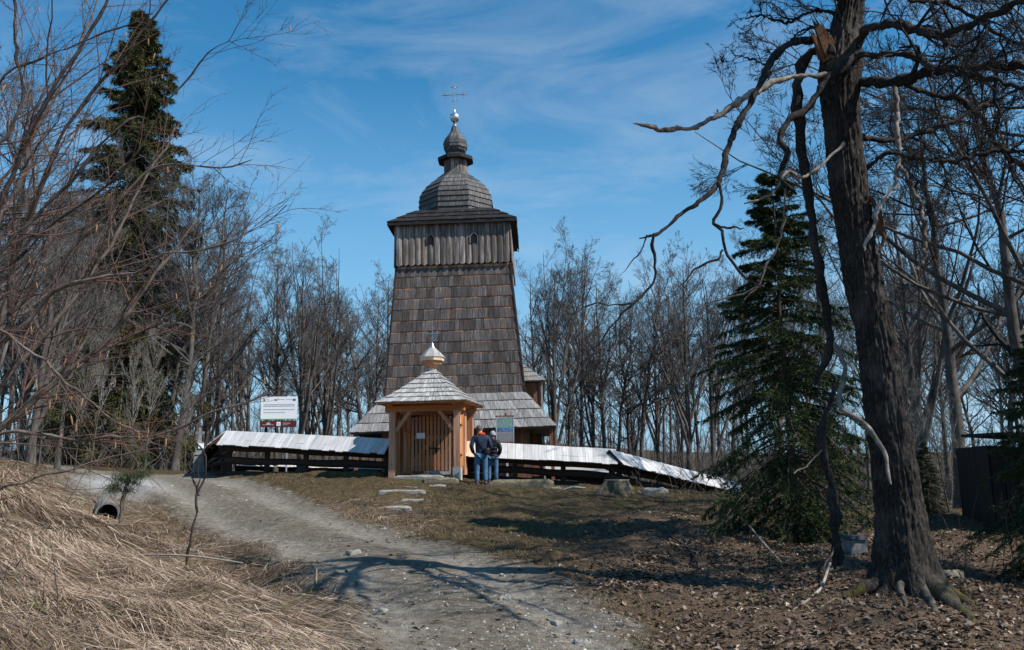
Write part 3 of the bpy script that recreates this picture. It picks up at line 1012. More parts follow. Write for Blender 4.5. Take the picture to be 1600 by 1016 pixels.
porch = pw.build('porch_wall', M['darkwood'], church)
n = 34
for i in range(n):
    x = -3.15 + (i + .5) * 6.3 / n
    box('wall_board', porch, (x, -3.17, 0.72 + random.uniform(-.02, .02)), (6.3 / n * .95, 0.05, 2.6), M['redwood'])
for s in (-1, 1):
    box('corner_post', porch, (s * 4.08, -4.08, 0.70), (0.14, 0.14, 2.55), M['redwood'])
# nave behind the tower
nh, ny0, ny1, nz = 3.75, 3.0, 13.0, 4.55
nv = MB()
add_hex(nv, [(-nh, ny0, -.6), (nh, ny0, -.6), (nh, ny1, -.6), (-nh, ny1, -.6), (-nh, ny0, nz), (nh, ny0, nz), (nh, ny1, nz), (-nh, ny1, nz)], (1, 0, 0), (0, 0, 1))
nave = nv.build('nave_wall', M['darkwood'], church)
for i in range(9):
    box('wall_board', nave, (2.98 + i * 0.085 + .04, ny0 - .02, 2.2), (0.075, 0.03, 4.6), M['redwood'])
box('corner_post', nave, (nh + .05, ny0 - .05, 2.0), (0.09, 0.12, 5.0), M['skirt'])  # pale wood here paints in the sunlit right edge of the nave wall
box('window_frame', nave, (3.45, ny0 - .06, 3.75), (0.16, 0.05, 0.9), M['redwood'])
nr = MB()
nr.add([(-nh - .25, ny0 - .3, nz), (nh + .25, ny0 - .3, nz), (nh + .25, ny1 + .3, nz), (-nh - .25, ny1 + .3, nz), (0, ny0 + 3.2, nz + 3.0), (0, ny1 - 3.2, nz + 3.0)],
       q=[(0, 3, 2, 1), (1, 2, 5, 4), (3, 0, 4, 5)], t=[(0, 1, 4), (2, 3, 5)], uv=[(0, 0), (8, 0), (8, 9), (0, 9), (4, 3), (4, 6)])
nroof = nr.build('nave_roof', M['skirt'], church)
shingles(nroof, 'roof_shingle', [(2.2, ny0 - .32, nz + .02), (nh + .28, ny0 - .32, nz + .02), (nh - .9, ny0 + .55, nz + 1.0), (2.2, ny0 + .55, nz + 1.0)], 4, 0.22, M['skirt'], 0.035, out=(0, -1, 1))

# ------------------------------------------------------------------ gate
GL = P(660, 745, 27.3)
gate_z = gz(-2.6, 26.4) + 0.05
gate = thing('lychgate', 'new orange larch gatehouse with silver shingled pyramid roof and small onion finial', 'gatehouse', (-2.50, 27.3, gate_z), math.radians(-10))
M_ = M['fresh']
px_ = 1.0
py_ = 0.82
post_h = 1.86
for sx in (-1, 1):
    for sy in (-1, 1):
        p = (sx * px_, sy * py_)
        base = 0.20 if (sx == 1) else -0.1
        box('post', gate, (p[0], p[1], (post_h + base) / 2), (0.195, 0.195, post_h - base), M_, jit=0.006)
        if sx == 1:
            box('concrete_footing', gate, (p[0], p[1], 0.01), (0.24, 0.24, 0.375), M['concrete'], jit=.012)
for sy in (-1, 1):
    beam('lintel', gate, (-1.22, sy * py_, post_h + .08), (1.22, sy * py_, post_h + .08), 0.19, 0.17, M_)
for sx in (-1, 1):
    beam('side_plate', gate, (sx * px_, -1.22, post_h + .23), (sx * px_, 1.22, post_h + .23), 0.17, 0.14, M_)
    beam('brace', gate, (sx * (px_ - .10), -py_ - .01, post_h - .58), (sx * (px_ - .56), -py_ - .01, post_h + .02), 0.10, 0.13, M_, up=(0, 1, 0))
    beam('brace', gate, (sx * (px_ + .01), -py_ + .1, post_h - .58), (sx * (px_ + .01), -py_ + .56, post_h + .02), 0.10, 0.12, M_, up=(1, 0, 0))
# side planks, with a carved edge
for sx in (-1, 1):
    for k in range(2):
        box('side_plank', gate, (sx * (px_ + .02), -.42 + k * .46, 0.92), (0.05, 0.30, 1.9), M_, jit=.008)
mb = MB()
tubes(np.array([[(px_ + .10, -py_ - .05 + .0, 0.55), (px_ + .15, -py_ - .06, 0.57), (px_ + .165, -py_ - .06, 0.60)]]), np.array([[.045, .045, .02]]), 8, mb)
mb.build('peg', M_, gate)
mb = MB()
tubes(np.array([[(px_ + .10, -py_ - .05, 1.42), (px_ + .15, -py_ - .06, 1.44), (px_ + .165, -py_ - .06, 1.47)]]), np.array([[.045, .045, .02]]), 8, mb)
mb.build('peg', M_, gate)
# roof
rz0, rz1, rh = post_h + 0.26, post_h + 1.34, 1.33
rprof = [(rh, rz0), (1.02, rz0 + .22), (0.71, rz0 + .47), (0.42, rz0 + .73), (0.06, rz1)]
rf = MB()
lathe([(0.05, rz0 + .22), (1.0, rz0 + .02), (rh * 1.414, rz0 - .05)] + [(r * 1.414, z) for r, z in rprof], 4, rf, rot=math.pi / 4)
groof = rf.build('roof', M_, gate)
pr = np.array([(1.37, rz0 - .02)] + [tuple(r) for r in spline(np.c_[[(a, b, 0) for a, b in rprof]], 8)[1:, :2]])
for (sx, sy) in ((0, -1), (1, 0), (-1, 0)):
    tgt = None if sx == 0 else MB()
    for (r0, z0), (r1, z1) in zip(pr[:-1], pr[1:]):
        def pt(h, z, t):
            return (sx * h + (t * h if sx == 0 else 0), sy * h + (t * h if sy == 0 else 0), z)
        q = [pt(r0 + .015, z0 + .012, -1), pt(r0 + .015, z0 + .012, 1), pt(r1 + .0, z1 + .018, 1), pt(r1 + .0, z1 + .018, -1)]
        shingles(groof, 'roof_shingle', q, 1, 0.125, M['gateroof'], 0.028, out=(sx, sy, 1), joined=tgt, lap=0.0)
    if tgt is not None:
        o = tgt.build('side_shingles', M['gateroof'], groof)
        o['kind'] = 'stuff'
for (sx, sy) in ((0, -1), (1, 0), (-1, 0)):
    a = (sx * 1.30 + (-1.30 if sx == 0 else 0), sy * 1.30 + (-1.30 if sy == 0 else 0), rz0 - .035)
    b = (sx * 1.30 + (1.30 if sx == 0 else 0), sy * 1.30 + (1.30 if sy == 0 else 0), rz0 - .035)
    beam('fascia_board', groof, a, b, 0.03, 0.06, M_)
# finial
fz = rz1 - .05
fm = MB()
lathe([(0.16, fz - .06), (0.13, fz + .05), (0.12, fz + .16)], 8, fm, rot=math.pi / 8)
fin = fm.build('finial', M['pale'], gate)
octa_courses(fin, 'finial_course', [(0.14, fz + .12), (0.25, fz + .22), (0.31, fz + .34)], M_, thick=0.012)
octa_courses(fin, 'finial_course', [(0.325, fz + .33), (0.345, fz + .45)], M['pale'], thick=0.012)
octa_courses(fin, 'finial_course', [(0.355, fz + .44), (0.235, fz + .58)], M['gateroof'], thick=0.02)
octa_courses(fin, 'finial_course', [(0.245, fz + .57), (0.08, fz + .73)], M['gateroof'], thick=0.02)
fc = MB()
lathe([(0.11, fz + .70), (0.085, fz + .76), (0.03, fz + .86), (0.02, fz + .9)], 12, fc)
fc.build('finial_cap', M['silver'], fin, smooth=True)
ornate_cross(gate, (0, 0, fz + .84), 0.58, 0.19, M['ironblue'], 0.028, slant=True)
# picket door leaves in the middle of the gatehouse
yd = 0.0


def picket(parent, x, w, z0, z1, name='picket', y=None):
    y = yd if y is None else y
    t = w / 2
    V = [(x - t, y - .013, z0), (x + t, y - .013, z0), (x + t, y + .013, z0), (x - t, y + .013, z0),
         (x - t, y - .013, z1), (x + t, y - .013, z1), (x + t, y + .013, z1), (x - t, y + .013, z1)]
    return hexo(name, parent, V, M_, (1, 0, 0), (0, 0, 1))


def leaf_arch(x):
    return 1.56 + 0.25 * math.cos(max(-1.3, min(1.3, (x - 0.05) / 0.72))) ** 0.8


dl = MB()
for zc in (0.33, 1.12):
    add_beam(dl, (-0.66, yd + .05, zc), (0.06, yd + .05, zc), 0.05, 0.11)
add_beam(dl, (-0.62, yd + .05, .36), (.02, yd + .05, 1.08), 0.045, 0.10)
doorL = dl.build('door_leaf', M_, gate)
dl = MB()
for zc in (0.33, 1.12):
    add_beam(dl, (0.09, yd + .05, zc), (0.82, yd + .05, zc), 0.05, 0.11)
add_beam(dl, (0.12, yd + .05, .36), (.80, yd + .05, 1.08), 0.045, 0.10)
doorR = dl.build('door_leaf', M_, gate)
xs = np.linspace(-0.62, 0.80, 13)
for i, x in enumerate(xs):
    ht_ = leaf_arch(x) + random.uniform(-.01, .01)
    picket(doorL if x < .07 else doorR, x, 0.076, 0.10 + random.uniform(-.01, .01), ht_)
for x in (-0.86, -0.74):
    picket(gate, x, 0.10, 0.05, 1.28 + (x + .86), 'side_picket', yd - .02)
picket(gate, -0.88, 0.12, 0.02, 1.80, 'door_post', .03)
picket(gate, 0.90, 0.10, 0.02, 1.80, 'door_post', .03)
for k in range(9):
    beam('rear_shade_plank', gate, (-.92, py_ + .02, .66 + k * .145), (.92, py_ + .02, .66 + k * .145), 0.03, 0.14, M['darkwood'])  # rear boards coloured dark so the gaps between the pickets look shaded
box('door_latch', doorR, (0.10, yd - .035, 0.78), (0.34, 0.03, 0.035), M['black'])
box('latch_plate', doorR, (0.12, yd - .03, 0.71), (0.05, 0.025, 0.11), M['black'])
box('paper_notice', gate, (-0.36, yd - .022, 1.17), (0.27, 0.006, 0.17), M['white'])
box('door_ramp', gate, (0.30, -.30, 0.03), (0.80, 0.5, 0.10), M['skirt'], grain=(0, 1, 0), jit=.02)

# ------------------------------------------------------------------ roofed churchyard fence


def fence_run(name, label, A, B, ga, gb, ra, rb, fresh=0, back=True, logs=2, hw=0.50, drop=0.44, postn=4, front=(0, -1)):
    """A,B plan points; ga,gb ground heights; ra,rb ridge heights"""
    A, B = np.asarray(A, float), np.asarray(B, float)
    root = thing(name, label, 'fence', (A[0], A[1], ga), 0, 'roofed log fence round the churchyard')
    d = B - A
    L = np.linalg.norm(d)
    d = d / L
    nn = np.array((d[1], -d[0]))
    if nn @ np.array(front) < 0:
        nn = -nn
    org = np.array((A[0], A[1], ga))

    def pt(s, off, z):
        p = A + d * s + nn * off
        return np.array((p[0], p[1], z)) - org
    R = lambda s: ra + (rb - ra) * s / L
    G = lambda s: ga + (gb - ga) * s / L
    rm = MB()
    V = []
    for s in (0, L):
        V += [pt(s, hw, R(s) - drop), pt(s, 0, R(s)), pt(s, -hw, R(s) - drop), pt(s, hw - .05, R(s) - drop - .05), pt(s, 0, R(s) - .09), pt(s, -hw + .05, R(s) - drop - .05)]
    rm.add(V, q=[(0, 1, 7, 6), (1, 2, 8, 7), (3, 9, 10, 4), (4, 10, 11, 5), (0, 6, 9, 3), (2, 5, 11, 8), (0, 3, 4, 1), (1, 4, 5, 2), (6, 7, 10, 9), (7, 8, 11, 10)],
           uv=[(p[2], p[0] + p[1]) for p in V])
    roof = rm.build('roof', M['darkwood'], root)
    n = int(round(L / 0.235))
    back_mb = MB()
    for i in range(n):
        s0, s1 = i * L / n + .003, (i + 1) * L / n - .003
        e = random.uniform(-.02, .03)
        for sgn in (1, -1):
            lift = random.uniform(.018, .030)
            c = [pt(s0, sgn * (hw + .03 + e), R(s0) - drop - .02 - e * .8), pt(s1, sgn * (hw + .03 + e), R(s1) - drop - .02 - e * .8), pt(s1, 0, R(s1) + .004), pt(s0, 0, R(s0) + .004)]
            up = nrm(np.array((nn[0] * sgn * drop, nn[1] * sgn * drop, hw)))
            VV = c + [p + up * lift for p in c]
            gr = c[3] - c[0]
            if sgn == 1:
                hexo('roof_board', roof, VV, M['pale'] if i < fresh else M['fenceroof'], (d[0], d[1], 0), gr)
            else:
                add_hex(back_mb, VV, (d[0], d[1], 0), gr)
    back_mb.build('back_boards', M['fenceroof'], roof)
    h0 = min(ra - ga, rb - gb) - drop
    for k in range(3):
        lm = MB()
        fr = [0.10, 0.53, 0.93][k]
        p0, p1 = pt(-.12, 0, G(0) + (ra - drop - ga) * fr), pt(L + .12, 0, G(L) + (rb - drop - gb) * fr)
        n_ = 18
        path = np.array([p0 + (p1 - p0) * t + np.array((0, 0, .012 * math.sin(t * 17 + k))) for t in np.linspace(0, 1, n_)])
        r = 0.12 + .012 * np.sin(np.linspace(0, 9, n_) + k)
        tubes(path[None], r[None], 10, lm)
        for e_, p in ((0, path[0]), (1, path[-1])):
            ring = lm.v[0].reshape(n_, 10, 3)[0 if e_ == 0 else -1]
            cap_ends(lm, p, ring)
        lm.build('log', M['darkwood'], root, smooth=True)
    beam('wall_plate', root, pt(0, .30, R(0) - drop + .10), pt(L, .30, R(L) - drop + .10), 0.10, 0.14, M['darkwood'])
    for i in range(postn):
        s = .15 + (L - .3) * i / max(1, postn - 1)
        box('post', root, pt(s, 0, (G(s) + R(s) - .12 - .25) / 2), (0.15, 0.15, R(s) - .12 - G(s) + .25), M['darkwood'])
    return root


fl0, fl1 = P(354, 674, 29.6), P(612, 687, 28.0)
fr0, fr1 = P(722, 690, 27.7), P(962, 703, 27.6)
fr2 = P(1156, 756, 33.0)
fence_run('roofed_fence', 'long silver roofed log fence left of the wooden gatehouse', fl0[:2], fl1[:2], gz(*fl0[:2]) - .05, gz(*fl1[:2]) - .05, fl0[2], fl1[2], postn=5)
fence_run('roofed_fence', 'roofed log fence right of the gatehouse behind the two visitors', fr0[:2], fr1[:2], gz(*fr0[:2]) - .05, gz(*fr1[:2]) - .05, fr0[2], fr1[2], fresh=3, postn=4)
frb = fr1 + (fr1 - fr2) * np.array((.045, .045, 0))
fence_run('roofed_fence', 'bright roofed fence run sloping down to the right into the spruce', frb[:2], fr2[:2], gz(*fr1[:2]) - .05, gz(*fr2[:2]) - .1, fr1[2] - .01, fr2[2], postn=3)
b1 = P(322, 713, 50)
fence_run('roofed_fence', 'shaded roofed fence run going back from the left corner', fl0[:2], b1[:2], gz(*fl0[:2]) - .05, gz(*b1[:2]) - .05, fl0[2] + .006, b1[2], postn=6, front=(-1, 0), hw=.55)
# far side of the churchyard
f3, f4 = np.array((-15.5, 50.0)), np.array((-7.0, 52.0))
fence_run('roofed_fence', 'far roofed fence run seen through the gap under the left roof', f3, f4, gz(*f3), gz(*f4), gz(*f3) + .80, gz(*f4) + .78, postn=4, hw=.6, drop=.4)
f5, f6 = np.array((1.6, 50.0)), np.array((5.5, 47.0))
fence_run('roofed_fence', 'far roofed fence run seen through the gap right of the church', f5, f6, gz(*f5), gz(*f6), gz(*f5) + 1.1, gz(*f6) + .95, postn=3, hw=.6, drop=.4)


# ------------------------------------------------------------------ bare forest trees
def deciduous(seed, kind):
    """tree 10 m tall as (trunk mesh, crown mesh)"""
    g = np.random.default_rng(seed)
    tm, cm_ = MB(), MB()
    n = 16
    t = np.linspace(0, 1, n)
    amp = dict(pole=0.10, fan=0.12, crook=0.45, spread=0.25)[kind]
    wx = np.cumsum(g.normal(size=n)) * amp * 0.22
    wy = np.cumsum(g.normal(size=n)) * amp * 0.22
    wx, wy = (wx - wx[0]) * np.sqrt(t), (wy - wy[0]) * np.sqrt(t)
    H = dict(pole=9.2, fan=7.6, crook=8.6, spread=8.0)[kind]
    tr = np.stack([wx, wy, t * H], -1)[None]
    tr[0, 0, 2] = -0.25
    r0 = dict(pole=0.078, fan=0.095, crook=0.095, spread=0.125)[kind]
    rr = (r0 * (1 - t) ** 0.8 + 0.012)[None]
    rr[0, 0] *= 1.7
    rr[0, 1] *= 1.1
    tubes(tr, rr, 9, tm)
    if kind == 'fan':
        s1, q1, l1 = grow(tr, rr, np.array([10.0]), g, 7, 0.10, 0.45, 0.32, 0.80, 12, 0.06, 0.05, 0.75, tend=0.12)
        tubes(s1, q1, 6, tm)
        st, sq, sl_ = np.concatenate([s1]), q1, l1
        b1, r1, L1 = grow(st, sq, sl_, g, 8, 0.2, 0.95, 0.70, 0.40, 8, 0.09, 0.045, 0.6, 0.008)
        b0, r0_, L0 = grow(tr, rr, np.array([10.0]), g, 14, 0.35, 0.97, 0.6, 0.34, 8, 0.07, 0.08, 0.6, 0.008)
    elif kind == 'spread':
        s1, q1, l1 = grow(tr, rr, np.array([10.0]), g, 12, 0.22, 0.9, 1.05, 0.75, 12, 0.10, 0.05, 0.6, tend=0.15)
        tubes(s1, q1, 6, tm)
        b1, r1, L1 = grow(s1, q1, l1, g, 9, 0.2, 0.97, 0.8, 0.45, 8, 0.12, 0.03, 0.55, 0.008)
        b0, r0_, L0 = grow(tr, rr, np.array([10.0]), g, 8, 0.35, 0.97, 0.7, 0.34, 8, 0.10, 0.08, 0.6, 0.008)
    else:
        b1, r1, L1 = grow(tr, rr, np.array([10.0]), g, 30, 0.33, 0.96, 0.80 if kind == 'pole' else 0.95, 0.46, 9, 0.10 if kind == 'pole' else .15, 0.075, 0.62, 0.012, shrink=0.72)
        b0, r0_, L0 = grow(tr, rr, np.array([10.0]), g, 10, 0.15, 0.6, 0.9, 0.16, 9, 0.14, 0.05, 0.4, 0.008)
    if b0.shape[1] != b1.shape[1]:
        raise RuntimeError
    B1, R1, L1 = np.concatenate([b1, b0]), np.concatenate([r1, r0_]), np.concatenate([L1, L0])
    tubes(B1, R1, 5, cm_)
    b2, r2, L2 = grow(B1, R1, L1, g, 8, 0.15, 1.0, 0.65, 0.50, 5, 0.12, 0.05, 0.6, 0.006)
    tubes(b2, r2, 3, cm_)
    b3, r3, L3 = grow(b2, r2, L2, g, 6, 0.15, 1.0, 0.6, 0.62, 3, 0.13, 0.04, 0.6, 0.004, tend=.55)
    tubes(b3, r3, 3, cm_)
    m4 = 3
    b4, r4, L4 = grow(b3, r3, L3, g, m4, 0.2, 1.0, 0.55, 0.75, 2, 0.1, 0.04, 0.8, 0.0035, tend=.6)
    tubes(b4, r4, 3, cm_)
    zz_ = np.concatenate(cm_.v)[:, 2]
    return tm.mesh('trunk', M['bark'], smooth=True), cm_.mesh('crown', M['twig'], uv=False), float(np.percentile(zz_, 96))


ARCH = {k: deciduous(sd, kd) for k, (sd, kd) in dict(pole_a=(11, 'pole'), pole_b=(12, 'pole'), pole_c=(13, 'pole'), fan_a=(21, 'fan'), fan_b=(27, 'fan'), crook_a=(31, 'crook'), spread_a=(41, 'spread')).items()}


def forest_tree(px, d, top_py, arch, label, group=None, lean=0.0, rot=None, name='bare_tree', thin=1.0, base_py=740):
    b = P(px, base_py, d)
    tp = P(px, top_py, d)
    z = gz(b[0], b[1])
    h = tp[2] - z
    s = h / ARCH[arch][2]
    root = thing(name, label, 'tree', (b[0], b[1], z), random.uniform(0, 6.28) if rot is None else rot, group)
    root.scale = (s * thin, s * thin, s)
    if lean:
        root.rotation_mode = 'ZXY'
        root.rotation_euler[1] = 0
        root.matrix_world = Matrix.Translation((b[0], b[1], z)) @ Matrix.Rotation(lean, 4, 'Y') @ Matrix.Rotation(root.rotation_euler[2], 4, 'Z') @ Matrix.Diagonal((s * thin, s * thin, s, 1))
    tm, cm_, _ = ARCH[arch]
    link('trunk', tm, root)
    link('crown', cm_, root)
    return root


GW = 'bare trees standing in the wood round the church'
for a in [(252, 45, 300, 'pole_a', 'bare tree close beside the tall olive spruce, nearest of the left clump', .10),
          (272, 44, 268, 'crook_a', 'thick bare tree leaning right behind the grey tomb', .13),
          (298, 47, 285, 'pole_b', 'tall bare tree with dark crown between tomb and roofed fence corner', .09),
          (335, 50, 350, 'pole_c', 'bare tree rising behind the left corner of the roofed fence', .02),
          (430, 50, 396, 'pole_a', 'slender bare tree directly behind the white notice board', .0),
          (468, 48, 388, 'fan_a', 'many stemmed bare tree with rounded fan crown right of the white board', .0),
          (507, 51, 400, 'fan_b', 'bare fan shaped tree midway between white board and church tower', .0),
          (588, 56, 450, 'pole_b', 'slim straight bare tree nearest the left side of the church', .0),
          (868, 53, 372, 'fan_b', 'tall forked bare tree nearest the right side of the church', .0),
          (908, 56, 398, 'pole_c', 'straight bare tree second to the right of the church', .03),
          (946, 57, 428, 'pole_a', 'slim upright bare tree behind the end of the level fence roof', .0),
          (1000, 55, 440, 'crook_a', 'crooked pale trunked tree behind the bend in the roofed fence', .06),
          (1078, 52, 385, 'fan_a', 'broad round crowned bare tree just left of the green spruce', .0),
          (1116, 55, 392, 'fan_b', 'fan crowned bare tree partly hidden by the green spruce', .0)]:
    forest_tree(a[0], a[1], a[2], a[3], a[4], GW, lean=a[5])


def zone_label(px, d):
    dist = 'far off, thin' if d > 78 else ('distant thin' if d > 64 else 'slim')
    for lim, txt in ((20, 'at the left edge behind hazel'), (130, 'left of the tall olive spruce'), (250, 'right behind the tall olive spruce'), (345, 'above the left fence corner'), (400, 'just left of the white notice board'),
                     (470, 'behind the white notice board'), (545, 'behind the left roofed fence'), (640, 'left of the church tower'), (830, 'mostly hidden behind the church'), (900, 'right of the church'),
                     (965, 'behind the level fence roof'), (1050, 'above the fence bend'), (1150, 'above the sloping fence run'), (1290, 'behind the green spruce'), (1400, 'behind the oak trunk'),
                     (1490, 'just right of the oak trunk'), (1600, 'above the dark shed')):
        if px < lim:
            return '%s bare tree %s' % (dist, txt)
    return '%s bare tree beyond the right edge' % dist


keys = ['pole_a', 'pole_b', 'pole_c', 'fan_a', 'fan_b', 'crook_a']
g = np.random.default_rng(77)
fill = [(360, 56, 430), (388, 60, 445), (410, 66, 430), (545, 62, 470), (566, 58, 462), (604, 66, 430), (838, 62, 420), (890, 66, 430), (928, 62, 440), (965, 60, 470), (985, 66, 455), (1030, 60, 450),
        (1050, 66, 440), (1095, 68, 430), (1145, 60, 430), (1170, 66, 440), (320, 62, 390), (480, 64, 450), (525, 66, 470)]
for px in np.arange(-120, 1900, 46):
    fill.append((px + g.uniform(-14, 14), g.uniform(66, 92), g.uniform(465, 570) - (60 if px > 1250 or px < 260 else 0)))
for px in np.arange(-110, 330, 44):
    fill.append((px + g.uniform(-18, 18), g.uniform(48, 62), g.uniform(300, 460)))
for px in np.arange(1210, 1800, 44):
    fill.append((px + g.uniform(-18, 18), g.uniform(34, 58), g.uniform(300, 450)))
fill.sort()
labs = [zone_label(px, d) for px, d, tp in fill]
ORD = ['first', 'second', 'third', 'fourth', 'fifth', 'sixth', 'seventh', 'eighth', 'ninth', 'tenth', 'eleventh', 'twelfth']
for i in range(len(labs)):
    same = [j for j in range(len(labs)) if labs[j] == labs[i]]
    if len(same) > 1:
        base_l = labs[i]
        for n_, j in enumerate(same):
            labs[j] = base_l + ', %s from left' % ORD[n_]
for i, (px, d, tp) in enumerate(fill):
    forest_tree(px, d, tp, keys[g.integers(0, 6)], labs[i], 'thin trees of the background wood', lean=g.uniform(-.04, .04), thin=g.uniform(.85, 1.1))
# bigger, nearer bare trees on the right, behind the old oak
for a in [(1500, 24, 130, 'spread_a', 'wide branching bare tree behind the old oak, nearest the shed', .0, 1.0),
          (1640, 19, 50, 'spread_a', 'wide branching bare tree at the right edge above the shed', -.1, 2.4),
          (1790, 17, -100, 'spread_a', 'bare tree reaching in from beyond the right edge', -.08, 4.1),
          (1440, 30, 250, 'fan_a', 'bare many stemmed tree seen just right of the oak trunk', .0, .3)]:
    t_ = forest_tree(a[0], a[1], a[2], a[3], a[4], GW, lean=a[5], rot=a[6])
    if a[1] < 28:
        t_.children[0].data = t_.children[0].data.copy()
        t_.children[0].data.materials[0] = M['oaklimb']

for a in [(-50, 20, 130, 'fan_a', 'bare many stemmed tree at the left edge above the straw bank', .1, .3), (45, 27, 240, 'fan_b', 'grey fan crowned tree behind the hazel left of the olive spruce', .05, 1.3),
          (-130, 15, 60, 'crook_a', 'crooked tree reaching in from beyond the left edge', .15, 2.0), (88, 33, 330, 'pole_a', 'straight grey tree between hazel stems and olive spruce', .03, .8), (5, 34, 300, 'pole_b', 'tall grey tree at the left edge behind the bank', .06, 2.8)]:
    forest_tree(a[0], a[1], a[2], a[3], a[4], GW, lean=a[5], rot=a[6])
# trees outside the view whose shadows fall across the track
for X_, Y_, h_, k_, lb in [(8.0, 10.8, 10.5, 'spread_a', 'bare tree just beyond the right edge whose shadow reaches the oak foot'), (11.2, 9.6, 12.5, 'fan_a', 'bare tree beyond the right edge nearer than the shed')]:
    t_ = thing('bare_tree', lb, 'tree', (X_, Y_, gz(X_, Y_)), .7, GW)
    t_.scale = (h_ / 10,) * 3
    link('trunk', ARCH[k_][0], t_)
    link('crown', ARCH[k_][1], t_)

# pale thin saplings
gs = np.random.default_rng(5)
for i, (px, d, tp, bp) in enumerate([(115, 33, 520, 735), (140, 36, 470, 735), (225, 38, 500, 730), (288, 35, 560, 735), (205, 32, 540, 738), (60, 30, 480, 735)]):
    r = forest_tree(px, d, tp, keys[i % 3], ['pale sapling trunk left of the olive spruce foot', 'tall pale sapling left of the olive spruce', 'pale sapling in front of the olive spruce', 'pale sapling trunk nearest the grey tomb',
                    'short pale sapling in front of the olive spruce', 'leftmost pale sapling above the straw bank'][i], 'pale saplings along the track', lean=gs.uniform(-.03, .1), name='sapling', thin=.5)
    r.children[0].data = r.children[0].data.copy()
    r.children[0].data.materials[0] = M['pale_bark']
for i, (px, d, tp, ln) in enumerate([(1478, 21, 590, -.12), (1515, 23, 610, -.15), (1420, 22, 560, .05)]):
    r = forest_tree(px, d, tp, keys[i], ['white stemmed sapling just right of the oak trunk', 'white stemmed sapling leaning beside the dark shed', 'white stemmed sapling half hidden by the oak trunk'][i], 'white stemmed saplings by the shed', lean=ln, name='sapling', thin=.6)
    r.children[0].data = r.children[0].data.copy()
    r.children[0].data.materials[0] = M['pale_bark']

# tangled undergrowth of the wood
g = np.random.default_rng(8)
ub = MB()
K = 6000
ang = g.uniform(-0.62, 0.62, K)
dd = g.uniform(36, 80, K)
X, Y = np.tan(ang) * dd, dd
keep = ~((np.abs(X + 2.5) < 8.5) & (Y < 58)) & (road_f(X, Y) < .05) & ~((X > -16) & (X < 9) & (Y < 53))
X, Y = X[keep], Y[keep]
K = len(X)
p0 = np.stack([X, Y, ground(X, Y) - .05], -1)
out = [p0]
dr_ = nrm(np.c_[g.normal(size=(K, 2)) * .45, np.ones(K)])
Ls = g.uniform(1.0, 4.0, K)
for j in range(4):
    dr_ = nrm(dr_ + g.normal(size=(K, 3)) * .22)
    out.append(out[-1] + dr_ * (Ls / 4)[:, None])
st = np.stack(out, 1)
sr = (g.uniform(.008, .02, K))[:, None] * np.linspace(1, .3, 5)[None]
tubes(st, sr, 3, ub)
b2, r2, L2 = grow(st, sr, Ls, g, 5, .2, 1, .7, .5, 3, .2, .02, .6, .005)
tubes(b2, r2, 3, ub)
o = ub.build('undergrowth', M['twig'], uv=False)
o['kind'] = 'stuff'
tag(o, 'tangled brown undergrowth filling the wood between the trunks', 'undergrowth')


# far part of the wood, reads as one grey brown mass
K = 700
ang = g.uniform(-0.66, 0.66, K)
dd = g.uniform(84, 150, K)
X, Y = np.tan(ang) * dd, dd
p0 = np.stack([X, Y, ground(X, Y) - .1], -1)
Ls = g.uniform(5, 11.5, K)
n = 7
out = [p0]
dr_ = nrm(np.c_[g.normal(size=(K, 2)) * .06, np.ones(K)])
for j in range(n - 1):
    dr_ = nrm(dr_ + g.normal(size=(K, 3)) * .05)
    out.append(out[-1] + dr_ * (Ls / (n - 1))[:, None])
st = np.stack(out, 1)
sr = (g.uniform(.05, .13, K))[:, None] * np.linspace(1, .15, n)[None]
fw = MB()
tubes(st, sr, 4, fw)
b1, r1, L1 = grow(st, sr, Ls, g, 9, .12, 1, .6, .38, 4, .12, .06, .5, .02)
tubes(b1, r1, 3, fw)
b2, r2, L2 = grow(b1, r1, L1, g, 3, .2, 1, .6, .55, 2, .12, .06, .6, .015)
tubes(b2, r2, 3, fw)
o = fw.build('far_wood', M['twig'], uv=False)
o['kind'] = 'stuff'
tag(o, 'grey brown mass of distant leafless wood on the skyline', 'wood')


